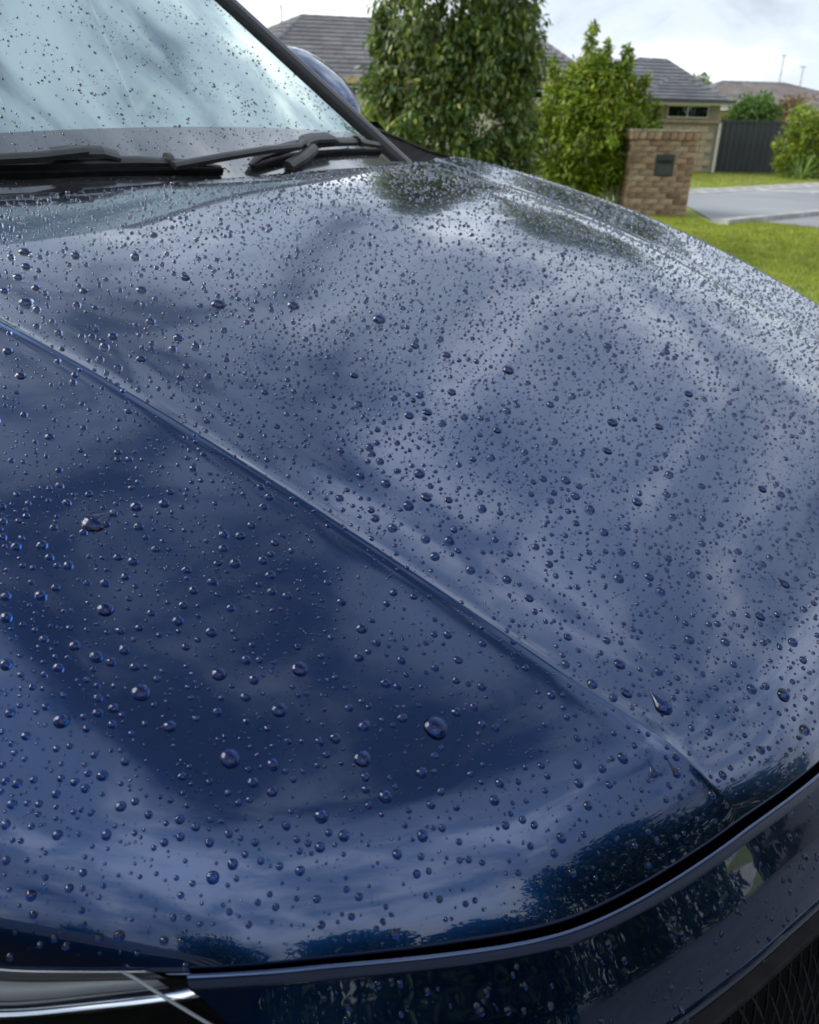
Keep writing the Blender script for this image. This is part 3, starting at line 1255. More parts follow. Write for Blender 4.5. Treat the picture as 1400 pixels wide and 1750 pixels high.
hk = empty('facing_house', (-5.2, -10.5, 0), 'low house mirrored in the bonnet edge above the headlight', 'house')
mb = MB()
mb.box((-9, -3, 0), (7.6, 3, 2.4))
mb.build('wall', plain('dark_brick_wall', (.05, .042, .038), .85, vary=.2, bstr=.4), hk)
mb = MB()
roof_plane(mb, (8.2, 3.5, 2.4), (-9.6, 3.5, 2.4), (-6, 0, 3.9), (4.6, 0, 3.9), 8, .6)
roof_plane(mb, (8.2, -3.5, 2.4), (8.2, 3.5, 2.4), (4.6, 0, 3.9), (4.6, 0, 3.9), 8, .6)
roof_plane(mb, (-9.6, -3.5, 2.4), (8.2, -3.5, 2.4), (4.6, 0, 3.9), (-6, 0, 3.9), 8, .6)
stuff(mb.build('roof_tiles', TILE_DARK, hk))

# ---------------------------------------------------------------- the car
TH, CRL = R(51.1277), R(-1.6378)
RZ = Matrix.Rotation(R(90)+TH, 4, 'Z')
RX = Matrix.Rotation(CRL, 4, 'X')
EYE = Matrix.Translation((0, 0, HC)) @ RZ @ Matrix.Translation((.0878, -.8533, 0)) @ RX     # car axes with z measured from eye height
ROOT = EYE @ Matrix.Translation((1.9, 0, -HC))
car = bpy.data.objects.new('parked_car', None)
link(car)
car.matrix_world = ROOT
thing(car, 'dark navy blue wet car seen across its bonnet', 'car')
XO = 1.9


def CL(p):
    """(x, s, z rel. eye) arrays -> car local coordinates"""
    p = np.asarray(p, float)
    return np.stack([p[..., 0]-XO, -p[..., 1], p[..., 2]+HC], -1)


_EM = np.array(EYE)


def CW(p):
    p = np.asarray(p, float)
    q = np.stack([p[..., 0], -p[..., 1], p[..., 2]], -1)
    return q @ _EM[:3, :3].T+_EM[:3, 3]


def CD(d):
    d = np.asarray(d, float)
    q = np.stack([d[..., 0], -d[..., 1], d[..., 2]], -1)
    return q @ _EM[:3, :3].T


def surf(name, P3, material, parent=car, flip=False, smooth=True, thick=0.):
    nu, nv = P3.shape[:2]
    o = big_mesh(name, CL(P3).reshape(-1, 3), grid_faces(nu, nv, flip), material, parent, smooth)
    if thick:
        md = o.modifiers.new('thickness', 'SOLIDIFY')
        md.thickness = thick
        md.offset = 0
    return o


# bonnet
g_rows = np.concatenate([np.linspace(0, .06, 14)**1.0, np.linspace(.06, .9, 130)[1:], np.linspace(.9, 1, 34)[1:]])   # 0 front .. 1 rear
qf = np.concatenate([1-np.linspace(0, 1, 34)**2.2*1.0])       # towards the crease from outside
plate = np.concatenate([-np.linspace(1, .0, 46)**1.0, np.linspace(0, 1, 46)[1:]])
plate = np.sign(plate)*(1-(1-np.abs(plate))**1.9)
flank = np.linspace(0, 1, 46)[1:]**1.9
cols = np.concatenate([[(-1, f) for f in flank[::-1]], [(0, p) for p in plate], [(1, f) for f in flank]])


def front_g(s, g):
    """denser rows just behind the front edge"""
    xf, xr = x_front(s), x_rear(s)
    near = .09
    return np.where(g < .25, xf+near*(g/.25), xf+near+(xr-xf-near)*((g-.25)/.75))


gr = np.concatenate([np.linspace(0, .25, 40), np.linspace(.25, 1, 150)[1:]])
G_, C_ = np.meshgrid(gr, np.arange(len(cols)), indexing='ij')
kind, frac = cols[:, 0][C_.astype(int)], cols[:, 1][C_.astype(int)]
X = .5+0*G_
for _ in range(25):
    w = crease_w(X)
    S = np.where(kind == 0, frac*w, kind*(w+(CP['W']-w)*np.abs(frac)))
    X = front_g(S, G_)
Z = bonnet_z(X, S)
bon = np.stack([X, S, Z], -1)
bonnet = surf('bonnet', bon, PAINT)
# turned-down flange all round the bonnet
rim = np.concatenate([bon[0, :], bon[1:, -1], bon[-1, ::-1][1:], bon[::-1, 0][1:-1]])
rim = np.concatenate([rim, rim[:1]])
cen = np.array([.55, 0, 0])
inn = rim.copy()
dirn = cen[:2]-rim[:, :2]
dirn /= np.linalg.norm(dirn, axis=1, keepdims=True)
r1_ = rim+np.c_[-dirn*.0012, -.0022*np.ones(len(rim))]
r2_ = rim+np.c_[dirn*.001, -.012*np.ones(len(rim))]
r3_ = rim+np.c_[dirn*.03, -.016*np.ones(len(rim))]
surf('bonnet_flange', np.stack([rim, r1_, r2_, r3_], 0), PAINT, bonnet)
# near-black sheet standing in for the shade below the gap
aa = np.linspace(-1.25, 1.25, 160)
ex, es, ez, enx, ens = edge(aa)
gap_sheet = np.stack([np.stack([ex-enx*.04, es-ens*.04, ez-.030], -1), np.stack([ex+enx*.02, es+ens*.02, ez-.034], -1), np.stack([ex+enx*.03, es+ens*.03, ez-.16], -1)], 0)
surf('bonnet_gap_backing', gap_sheet, GAP)

# front panel between gap and grille
tcut = .100
tt = np.concatenate([np.linspace(0, .040, 34), np.linspace(.040, tcut, 20)[1:]])
T_, A_ = np.meshgrid(tt, np.linspace(-1, 1, 190), indexing='ij')
A_ = A_*np.clip(.7665-.93*(T_-.0325), .69, .768)          # the ends lean along the headlights
pn = nose(A_, T_)
surf('nose_panel', pn, PAINT)
# rolled lower lip, then gloss trim and the grille
lt = np.array([tcut, tcut+.004, tcut+.008, tcut+.010])
lo_ = np.array([0, .0015, -.001, -.012])
aa = np.linspace(-.70, .70, 150)
surf('panel_lip', np.stack([nose(aa, np.full_like(aa, t), o) for t, o in zip(lt, lo_)], 0), PAINT)
gt = [(.105, -.014), (.107, -.007), (.114, -.007), (.117, -.014), (.121, -.015), (.1225, -.005), (.126, -.003), (.129, -.007), (.131, -.02)]
ga = np.linspace(-.60, .60, 120)
gtrim = surf('grille_frame', np.stack([nose(ga, np.full_like(ga, t), o) for t, o in gt], 0), RUBBER)
surf('grille_backing', np.stack([nose(ga, np.full_like(ga, t), -.035) for t in (.095, .2, .3, .42)], 0), GAP, gtrim)
gm_ = MB()
for k in range(-46, 47):
    for sg in (-1, 1):
        pts = []
        for j in range(7):
            t = .125+j*.028
            a = k*.0135+sg*j*.0095
            if abs(a) > .59:
                continue
            pts.append(CL(nose(np.array(a), np.array(t), -.012)))
        if len(pts) > 1:
            gm_.tube([tuple(p) for p in pts], .0011, 5, False)
gm_.build('grille_mesh', RUBBER, gtrim, True)
# lower bumper
ba = np.linspace(-1.05, 1.05, 120)
bx, bs, bz, bnx, bns = edge(ba)
bp = [(.10, -.34), (.125, -.36), (.135, -.42), (.125, -.52), (.09, -.62), (.02, -.68)]
zc_ = bonnet_z(np.array(x_front(0.)), np.array(0.))
surf('front_bumper', np.stack([np.stack([bx+bnx*o, bs+bns*o, np.full_like(bx, zc_+d)], -1) for o, d in bp], 0), PAINT)
surf('lower_intake', np.stack([nose(ba, np.full_like(ba, t), -.03) for t in (.05, .2, .3, .45)], 0), GAP)

for sg in (-1, 1):
    ca, ct = np.meshgrid(np.linspace(.70, 1.12, 30)*sg, np.linspace(.131, .46, 20), indexing='ij')
    surf('bumper_corner', nose(ca, ct, .002, True), PAINT, flip=sg < 0)

# headlights
for sg in (-1, 1):
    def N(a, t, o=0.):
        return nose(sg*np.asarray(a), t, o, True)
    a1 = 1.22
    ht = np.linspace(.0278, .13, 34)

    def inner(t):
        return np.maximum(.7976-1.53*(np.asarray(t)-.0290), .705)
    HT, HU = np.meshgrid(ht, np.linspace(0, 1, 60), indexing='ij')
    lens = surf('headlight', N(inner(HT)*(1-HU)+a1*HU, HT, -.001), LENS, flip=(sg > 0))
    ra = inner(ht)
    surf('lens_edge', np.stack([N(ra-.001, ht, -.0018), N(ra-.0005, ht, .0002), N(ra+.0008, ht, .0002), N(ra+.0012, ht, -.0010)], 0), CLEAREDGE, lens)

    def band(name, rows, m_, n=60, lead=-.010):
        out = []
        for t0, o, k in rows:
            u = np.linspace(0, 1, n)
            aa_ = (float(inner(t0))+lead)*(1-u)+a1*u
            out.append(N(aa_, t0+k*(aa_-.778), o))
        return surf(name, np.stack(out, 0), m_, lens)
    band('bezel_line', [(.0284, -.0032, 0), (.0288, -.0024, 0), (.0296, -.0024, 0), (.0300, -.0034, 0)], SILVER)
    band('upper_bezel', [(.0298, -.0040, 0), (.0330, -.0045, .01), (.0352, -.007, .02), (.0362, -.016, .03)], DARKHOUSE)
    band('housing_reflection', [(.0358, -.016, .03), (.0368, -.018, .05), (.0395, -.019, .08), (.0412, -.015, .10)], HOUSEREFL)  # paler grey puts the lens glass's reflection into the housing colour
    band('chrome_strip', [(.0408, -.013, .10), (.0413, -.0075, .10), (.0440, -.0055, .10), (.0472, -.0065, .10), (.0478, -.012, .10), (.0482, -.022, .10)], CHROME)
    band('lower_bowl', [(.0480, -.020, .10), (.055, -.045, .1), (.075, -.060, .1), (.105, -.055, .05), (.128, -.02, 0)], DARKHOUSE)
    for ac in (.90, 1.02):
        mb = MB()
        c = CL(N(np.array(ac), np.array(.095), -.045))
        n_ = CL(N(np.array(ac), np.array(.095), .0))-c
        n_ = n_/np.linalg.norm(n_)
        mb.tube([tuple(c), tuple(c+n_*.03)], .024, 20)
        mb.build('reflector', CHROME, lens, False)
    tb = np.linspace(.0292, .13, 40)
    pe = np.clip(.7665-.93*(tb-.0325), .69, .768)
    surf('headlight_seal', np.stack([N(pe-.006, tb, -.010), N(pe+.006, tb, -.010), N(inner(np.maximum(tb, .0285))-.002, tb, -.009)], 0), GAP, lens)

# fenders
for sg in (-1, 1):
    fx = np.linspace(.28, 1.42, 90)
    wx, wr = .93, .43
    zt = np.where(fx < 1.03, bonnet_z(np.minimum(fx, 1.03), np.full_like(fx, .80))-.005,
                  np.interp(fx, [1.03, 1.155, 1.216, 1.279, 1.42], [float(bonnet_z(np.array(1.03), np.array(.80)))-.005, -.089, -.079, -.061, -.022]))
    tops = np.interp(fx, [.27, .42, 1.03, 1.2, 1.42], [.813, .819, .815, .806, .80])
    outs = np.interp(fx, [.3, .5, .8, 1.42], [.86, .90, .935, .93])
    low = np.full_like(fx, -HC+.30)
    arch = np.abs(fx-wx) < wr
    low[arch] = np.maximum(low[arch], -HC+.36+np.sqrt(np.maximum(wr**2-(fx[arch]-wx)**2, 0)))
    rows = []
    for q in np.linspace(0, 1, 30):
        if q < .4:
            u = q/.4
            o = tops+(outs-tops)*math.sin(u*math.pi/2)
            zz = zt-.14*(1-math.cos(u*math.pi/2))
        else:
            u = (q-.4)/.6
            o = outs+.02*math.sin(u*math.pi)*(1-u)-.03*u
            zz = (zt-.14)*(1-u)+low*u
        rows.append(np.stack([fx, sg*o, zz], -1))
    surf('fender', np.stack(rows, 0), PAINT, flip=sg > 0)
    # wheel
    wh = bpy.data.objects.new('wheel', None)
for (x, sg) in ((.93, -1), (.93, 1), (3.75, -1), (3.75, 1)):
    wh = link(bpy.data.objects.new('wheel', None))
    wh.parent = car
    wh.location = Vector(CL(np.array([x, sg*.80, -HC+.36])))
    wh.location.z += sg*.80*math.sin(CRL)        # keeps all four tyres on the flat drive
    prof = [(.20, -.10), (.27, -.115), (.335, -.115), (.355, -.09), (.36, 0), (.355, .09), (.335, .115), (.27, .115), (.20, .10)]
    n = 40
    vs = [(r_*math.cos(2*math.pi*k/n), y, r_*math.sin(2*math.pi*k/n)) for r_, y in prof for k in range(n)]
    fs = [(i*n+k, i*n+(k+1) % n, (i+1)*n+(k+1) % n, (i+1)*n+k) for i in range(len(prof)-1) for k in range(n)]
    mesh_obj('tyre', vs, fs, RUBBER, wh, True)
    mb = MB()
    mb.tube([(0, -sg*.02, 0), (0, -sg*.06, 0)], .20, 32)
    for k in range(5):
        M = Matrix.Rotation(2*math.pi*k/5, 4, 'Y')
        mb.box((-.03, min(-sg*.075, -sg*.06), .04), (.03, max(-sg*.075, -sg*.06), .21), M)
    mb.build('rim', ALLOY, wh)
# cabin sides, doors, roof, tail
for sg in (-1, 1):
    def side(name, x0, x1, parent=car):
        xs = np.linspace(x0, x1, 16)
        belt = -.03-.0*xs
        prof = [(.865, -.02), (.915, -.06), (.935, -.18), (.93, -.34), (.915, -.5), (.92, -.8), (.90, -.97)]
        return surf(name, np.stack([np.stack([xs, 0*xs+sg*o, 0*xs+zz], -1) for o, zz in prof], 0), PAINT, parent, flip=sg > 0)
    for (x0, x1) in ((1.425, 2.45), (2.456, 3.30)):
        d = side('door', x0, x1)
        mb = MB()
        hp = [CL(np.array([x1-.22+t, sg*(.945), -.12])) for t in (0, .16)]
        mb.tube([tuple(p) for p in hp], .014, 8)
        mb.build('handle', PAINT, d, True)
    side('quarter_panel', 3.306, 4.55)
    # glasshouse
    gl = [[(1.50, .862, -.02), (2.45, .862, -.02), (2.45, .69, .455), (2.02, .675, .445)], [(2.53, .862, -.02), (3.30, .862, -.02), (3.30, .69, .44), (2.53, .69, .455)], [(3.38, .862, -.02), (4.3, .85, -.02), (4.05, .69, .40), (3.38, .69, .44)]]
    for q in gl:
        P4 = np.array([[(q[0][0], sg*q[0][1], q[0][2]), (q[1][0], sg*q[1][1], q[1][2])], [(q[3][0], sg*q[3][1], q[3][2]), (q[2][0], sg*q[2][1], q[2][2])]])
        surf('side_window', P4, SIDE_GLASS, smooth=False)
    for (xb, xt) in ((2.49, 2.49), (3.34, 3.34)):
        P4 = np.array([[(xb-.04, sg*.858, -.02), (xb+.04, sg*.858, -.02)], [(xt-.04, sg*.685, .45), (xt+.04, sg*.685, .45)]])
        surf('door_pillar', P4, GLOSSBLACK, smooth=False)
    P4 = np.array([[(4.3, sg*.85, -.02), (4.55, sg*.84, -.02)], [(4.05, sg*.69, .40), (4.25, sg*.66, .38)]])
    surf('rear_pillar', P4, PAINT, smooth=False)
# roof
rx = np.linspace(0, 1, 30)
rs = np.linspace(-.69, .69, 30)
RXg, RS = np.meshgrid(rx, rs, indexing='ij')
xw = 1.11+.303*RS**2*.75+(.46+.078)*1.455
RXx = xw+(4.25-xw)*RXg
RZz = .455+.055*np.sin(np.clip(RXg*1.3, 0, 1)*math.pi*.6)-.10*RXg**2-.05*(RS/.69)**4
surf('roof', np.stack([RXx, RS, RZz], -1), PAINT)
tl = np.array([[(4.25, s, .38) for s in np.linspace(-.68, .68, 12)], [(4.55, s, -.02) for s in np.linspace(-.84, .84, 12)], [(4.62, s, -.4) for s in np.linspace(-.9, .9, 12)], [(4.6, s, -.95) for s in np.linspace(-.9, .9, 12)]])
surf('tailgate', tl, PAINT)
surf('cabin_light_blocker', np.array([[(3.95, s, z_) for s in np.linspace(-.82, .82, 6)] for z_ in (-.6, -.02)]+[[(3.90, s, .42) for s in np.linspace(-.66, .66, 6)]]), SEAT, smooth=False)  # added panel that blocks daylight leaking through the tail
# floor pan closes the underside
mb = MB()
mb.box(tuple(CL(np.array([.35, .60, -HC+.25]))), tuple(CL(np.array([4.5, -.60, -HC+.33]))))
mb.build('underbody', GAP, car)

# windscreen: clear area and the black printed border below it
def frit_top(s):
    return -.0135-.066*s*s


def half_w(z):
    return .685-.36*(z+.078)+.05*np.clip(z+.078, 0, 1)**1.0


zs = np.linspace(0, 1, 40)
ss = np.linspace(-1, 1, 50)
ZG, SG = np.meshgrid(zs, ss, indexing='ij')
Sg = SG*.665
Zg = frit_top(Sg)+(.46-frit_top(Sg))*ZG
Sg = SG*np.maximum(half_w(Zg), .42)
Zg = frit_top(Sg)+(.46-frit_top(Sg))*ZG
ws = surf('windscreen', glass(Sg, Zg), WINDSCREEN)
Zf = np.linspace(0, 1, 8)
ZF, SF = np.meshgrid(Zf, ss, indexing='ij')
Sf = SF*.70
Zb = -.125+(frit_top(Sf)+.125)*ZF
Sf = SF*np.minimum(half_w(Zb), .70)
Zb = -.125+(frit_top(Sf)+.125)*ZF
surf('frit_band', glass(Sf, Zb, .0003), FRIT, ws)
# wet sheen lip at the bottom of the clear area is left to the drops
for sg in (-1, 1):
    pz = np.linspace(-.13, .47, 40)
    hw = half_w(pz)

    def col(ds, off, dx=0.):
        p = glass(sg*(hw+ds), pz, off)
        p[:, 0] += dx
        return p
    surf('pillar_seal', np.stack([col(-.006, .000), col(-.004, .005), col(.012, .009), col(.030, .014), col(.034, .006)], 0), RUBBER, flip=sg > 0)
    surf('a_pillar', np.stack([col(.031, -.006), col(.034, .015), col(.042, .019), col(.056, .015), col(.072, .002), col(.088, -.03), col(.10, -.09)], 0), PILLARM, flip=sg > 0)
    fxx = np.linspace(1.04, 1.44, 30)
    fzz = np.interp(fxx, [1.03, 1.155, 1.216, 1.279, 1.42], [-.094, -.090, -.080, -.062, -.023])
    fss = np.interp(fxx, [1.04, 1.2, 1.44], [.815, .806, .80])
    surf('corner_seal', np.stack([np.stack([fxx, sg*(fss-.0005), fzz-.004], -1), np.stack([fxx, sg*(fss-.012), fzz-.012], -1), np.stack([fxx, sg*(fss-.10), np.full_like(fxx, -.13)], -1)], 0), RUBBER)
# cowl: ribbed black scuttle between bonnet and glass
cx_ = np.linspace(-.74, .74, 90)
ribs = .003*np.sign(np.sin(cx_*140))
surf('cowl_panel', np.stack([np.stack([x_rear(cx_)-.02, cx_, np.full_like(cx_, -.108)], -1), np.stack([x_rear(cx_)+.02, cx_, -.112+ribs], -1),
                             np.stack([x_rear(cx_)+.033, cx_, -.108+ribs], -1), glass(cx_, np.full_like(cx_, -.098), .002)], 0), BLACK)
# dashboard and seats behind the glass
sd = np.linspace(-.6, .6, 30)
surf('dashboard', np.stack([np.stack([1.16+.3*sd**2+o, sd, 0*sd+zz], -1) for o, zz in ((0, -.10), (.12, -.07), (.30, -.045), (.48, -.06), (.55, -.16), (.56, -.5))], 0), DASH)
for s0 in (-.36, .36):
    mb = MB()
    c = CL(np.array([2.75, s0, -.4]))
    mb.box(tuple(c+np.array([-.10, -.24, -.2])), tuple(c+np.array([.06, .24, .42])))
    mb.box(tuple(c+np.array([-.06, -.13, .46])), tuple(c+np.array([.04, .13, .62])))
    bevel(mb.build('seat', SEAT, car), .04, 3)
mb = MB()
sw = []
for k in range(33):
    a = 2*math.pi*k/32
    sw.append(tuple(CL(np.array([1.98+.06*math.sin(a), -.36+.18*math.cos(a), -.10+.17*math.sin(a)]))))
mb.tube(sw, .014, 8, False)
mb.build('steering_wheel', BLACK, car, True)


# wipers
def on_glass(s, z, off):
    return glass(np.array(float(s)), np.array(float(z)), off)


def ribbon(name, pts, parent, material, w, h, up=True, smooth=False):
    """bar of width w (along the glass) and height h (off the glass) through points (s, z, off)"""
    c = [on_glass(*p[:3]) for p in pts]
    ws_ = [p[3] if len(p) > 3 else 1. for p in pts]
    vs = []
    for i, p in enumerate(c):
        d = c[min(i+1, len(c)-1)]-c[max(i-1, 0)]
        d /= np.linalg.norm(d)
        nrm = np.array([-.566, 0, .824])
        sd_ = np.cross(nrm, d)
        k = ws_[i]
        for (a, b_) in ((-.5, 0), (-.42, .75), (-.12, 1), (.12, 1), (.42, .75), (.5, 0)):
            vs.append(p+sd_*a*w*k+nrm*b_*h*k)
    n = 6
    fs = [(i*n+k, (i+1)*n+k, (i+1)*n+(k+1) % n, i*n+(k+1) % n) for i in range(len(c)-1) for k in range(n)]
    fs += [tuple(range(n)), tuple(range((len(c)-1)*n, len(c)*n))[::-1]]
    return mesh_obj(name, [tuple(v) for v in CL(np.array(vs))], fs, material, parent, smooth)


def lin(p, q, n):
    return [tuple(np.array(p)+(np.array(q)-np.array(p))*i/n) for i in range(n+1)]


w1 = ribbon('wiper', [(-.62, -.055, .012), (-.40, -.060, .012), (-.24, -.066, .012), (-.05, -.071, .012), (.05, -.076, .010, .7), (.098, -.081, .008, .35)], car, BLACK, .020, .010)
ribbon('blade_rubber', [(-.62, -.062, .002), (-.24, -.073, .002), (.0, -.080, .002), (.095, -.086, .002)], w1, RUBBER, .008, .012)
ribbon('joint_cap', [(-.185, -.062, .022), (-.16, -.063, .026), (-.11, -.065, .026), (-.085, -.067, .020)], w1, BLACK, .024, .006)
ribbon('clip', [(-.004, -.0725, .012), (.004, -.0725, .012)], w1, BLACK, .026, .0145)
ribbon('wiper_arm', [(-.75, -.085, .03), (-.45, -.078, .034), (-.22, -.074, .032), (-.14, -.068, .030)], w1, BLACK, .016, .010)
w2 = ribbon('wiper', [(.165, -.082, .008, .4), (.20, -.073, .010, .8), (.27, -.066, .012), (.33, -.061, .012), (.46, -.061, .012), (.56, -.064, .012), (.655, -.072, .010, .8)], car, BLACK, .021, .010)
ribbon('blade_rubber', [(.17, -.085, .002), (.32, -.073, .002), (.48, -.073, .002), (.65, -.081, .002)], w2, RUBBER, .008, .012)
ribbon('wiper_arm', [(-.02, -.092, .030), (.10, -.086, .034), (.20, -.082, .036), (.29, -.078, .032), (.325, -.070, .031)], w2, BLACK, .014, .009)
ribbon('joint_cap', [(.315, -.073, .028), (.335, -.067, .030), (.37, -.064, .030), (.43, -.0635, .028), (.455, -.066, .022)], w2, BLACK, .026, .008)
ribbon('arm_pivot', [(.24, -.095, .016), (.28, -.090, .022), (.32, -.083, .025), (.345, -.077, .025)], w2, BLACK, .022, .011)
ribbon('clip', [(.555, -.0645, .012), (.563, -.0645, .012)], w2, BLACK, .028, .0145)

# far wing mirror (and its near twin)
for sg in (-1, 1):
    c = np.array([1.748, sg*.94, .036])
    n_u, n_v = 22, 28
    vs = []
    for i in range(n_u+1):
        u = -math.pi/2+math.pi*i/n_u
        for k in range(n_v):
            v = 2*math.pi*k/n_v
            def se(t, e_):
                return math.copysign(abs(t)**e_, t)
            dx = se(math.cos(u), .8)*se(math.cos(v), .8)
            ds = se(math.cos(u), .8)*se(math.sin(v), .8)
            dz = se(math.sin(u), .8)
            u_, v_ = dx*.175, dz*.092            # long axis leans back along the pillar
            vs.append(c+np.array([u_*.86-v_*.5, ds*.10, u_*.5+v_*.86]))
    vs = np.array(vs).reshape(n_u+1, n_v, 3)
    vs = np.concatenate([vs, vs[:, :1]], 1)
    mo = surf('wing_mirror', vs, PAINT, flip=sg < 0)
    mb = MB()
    p0, p1 = CL(np.array([1.62, sg*.86, -.005])), CL(np.array([1.65, sg*.90, .04]))
    mb.tube([tuple(p0), tuple(p1)], .03, 10)
    mb.build('mirror_stalk', BLACK, mo, True)
    band = vs[6:9].copy()
    band = c+(band-c)*1.01
    surf('mirror_trim', band, BLACK, mo, flip=sg < 0)


# ---------------------------------------------------------------- rain drops
def dome(nr, na, ang=82, seed=None, tail=0., irr=.0):
    """unit-radius bead: cap of a sphere that meets the paint at the given angle, open below and sunk a touch"""
    a = R(ang)
    g = random.Random(seed)
    ph = [g.uniform(0, 6.28) for _ in range(3)]
    vs = [(0., 0., 0.)]
    rad = 1/math.sin(a) if ang < 90 else 1.0
    cz = -rad*math.cos(a)
    vs = [(0, 0, rad+cz)]
    for i in range(1, nr+1):
        th = a*i/nr
        r_, z_ = rad*math.sin(th), rad*math.cos(th)+cz
        for k in range(na):
            p = 2*math.pi*k/na
            q = 1+irr*(.6*math.sin(2*p+ph[0])+.4*math.sin(3*p+ph[1]))*(i/nr)
            x, y, z = r_*math.cos(p)*q, r_*math.sin(p)*q, z_
            if tail and x > 0:
                s_ = x**1.3
                x, y, z = x*(1+tail*s_), y*(1-.80*s_), z*(1-.60*s_)
            vs.append((x, y, z))
    b0 = len(vs)-na
    for k in range(na):
        x, y, z = vs[b0+k]
        vs.append((x, y, -.12))
    for k in range(na):                     # wetted patch under the bead
        x, y, z = vs[b0+k]
        vs.append((x, y, .02))
    b1 = len(vs)
    vs.append((0, 0, .02))
    fs = [(0, 1+k, 1+(k+1) % na) for k in range(na)]
    fs += [(b1, b1-na+k, b1-na+(k+1) % na) for k in range(na)]
    for i in range(nr):
        o = 1+i*na
        for k in range(na):
            fs.append((o+k, o+na+k, o+na+(k+1) % na, o+(k+1) % na))
    return vs, fs


def drop_mesh(i, ang, tail=0., irr=.05):
    v, f = dome(9, 26, ang, i, tail, irr)
    me = bpy.data.meshes.new('water_drop')
    me.from_pydata([tuple(map(float, p)) for p in v], [], f)
    me.polygons.foreach_set('use_smooth', [True]*len(me.polygons))
    me.materials.append(WATER)
    me.materials.append(WETPAINT)
    me.polygons.foreach_set('material_index', [1 if 26 <= i < 52 else 0 for i in range(len(me.polygons))])
    me.update()
    return me


ROUND = [drop_mesh(i, a) for i, a in enumerate((80, 84, 88, 90, 86, 82))]
TEAR = [drop_mesh(20, 74, 1.25, .03), drop_mesh(21, 80, .75, .03), drop_mesh(22, 74, 1.9, .02)]


def frame(n, d):
    n = Vector(n).normalized()
    d = Vector(d)
    x = (d-n*d.dot(n)).normalized()
    y = n.cross(x)
    return Matrix((x, y, n)).transposed()


def put_drop(me, x, s, r, label, axis=None, flat=1., stretch=1., group=None, k=None):
    p = CW(np.array([x, s, float(bonnet_z(np.array(x), np.array(s)))]))
    n = CD(bonnet_normal(np.array(x), np.array(s)))
    if axis is None:
        axis = Vector((0, 0, 1)) if random.random() < .75 else Vector((random.gauss(0, 1), random.gauss(0, 1), 0))
    M = frame(n, axis).to_4x4()
    M.translation = Vector(p)
    o = link(bpy.data.objects.new('water_drop', me))
    o.matrix_world = M @ Matrix.Diagonal((r*stretch, r, r*flat, 1))
    return thing(o, label, 'water drop', group)


_CI = np.array(cam.matrix_world.inverted())


def in_photo(x, s):
    p = CW(np.array([x, s, float(bonnet_z(np.array(x), np.array(s)))]))
    q = _CI[:3, :3] @ p+_CI[:3, 3]
    return .5+q[0]/-q[2]*28.8/28.8, .5-q[1]/-q[2]*28.8/36


ACROSS = ['at the left edge', 'one twentieth across', 'a tenth across', 'one seventh across', 'a fifth across', 'a quarter across', 'three tenths across',
          'a third across', 'two fifths across', 'nearly halfway across', 'halfway across', 'past halfway across', 'three fifths across', 'two thirds across',
          'seven tenths across', 'three quarters across', 'four fifths across', 'six sevenths across', 'nine tenths across', 'near the right edge', 'at the right edge']
DOWN = ['at the top', 'at the top', 'a tenth down', 'one seventh down', 'a fifth down', 'a quarter down', 'three tenths down', 'a third down', 'two fifths down',
        'nearly halfway down', 'halfway down', 'past halfway down', 'three fifths down', 'two thirds down', 'seven tenths down', 'three quarters down',
        'four fifths down', 'six sevenths down', 'nine tenths down', 'near the bottom', 'at the bottom']


def where(x, s):
    u, v = in_photo(x, s)
    return ACROSS[int(min(20, max(0, round(u*20))))]+', '+DOWN[int(min(20, max(0, round(v*20))))]


def pair_axis(x0, s0, x1, s1):
    a = CW(np.array([x0, s0, float(bonnet_z(np.array(x0), np.array(s0)))]))
    b_ = CW(np.array([x1, s1, float(bonnet_z(np.array(x1), np.array(s1)))]))
    return Vector(b_-a)


put_drop(TEAR[0], .3900, -.6070, .0088, 'large teardrop of water lying sideways on the bonnet flank', pair_axis(.3896, -.6061, .3914, -.5888), .62, 1.0)
put_drop(TEAR[1], .0632, -.3874, .0080, 'large teardrop with a pointed tail beside the lower end of the bonnet crease', pair_axis(.0641, -.3873, .0758, -.3856), .72, 1.0)
put_drop(TEAR[2], .0452, -.4358, .0034, 'slim running teardrop below the bonnet crease, the one further from the crease', pair_axis(.0466, -.4351, .0529, -.4321), .8, 1.)
put_drop(TEAR[2], .0353, -.4213, .0034, 'slim running teardrop touching the bonnet crease near the nose', pair_axis(.0367, -.4212, .0426, -.4209), .8, 1.)
put_drop(TEAR[1], .0489, -.1597, .0050, 'pointed teardrop on the bonnet close to the right edge of the picture', pair_axis(.0495, -.1598, .0559, -.1605), .75, 1.)

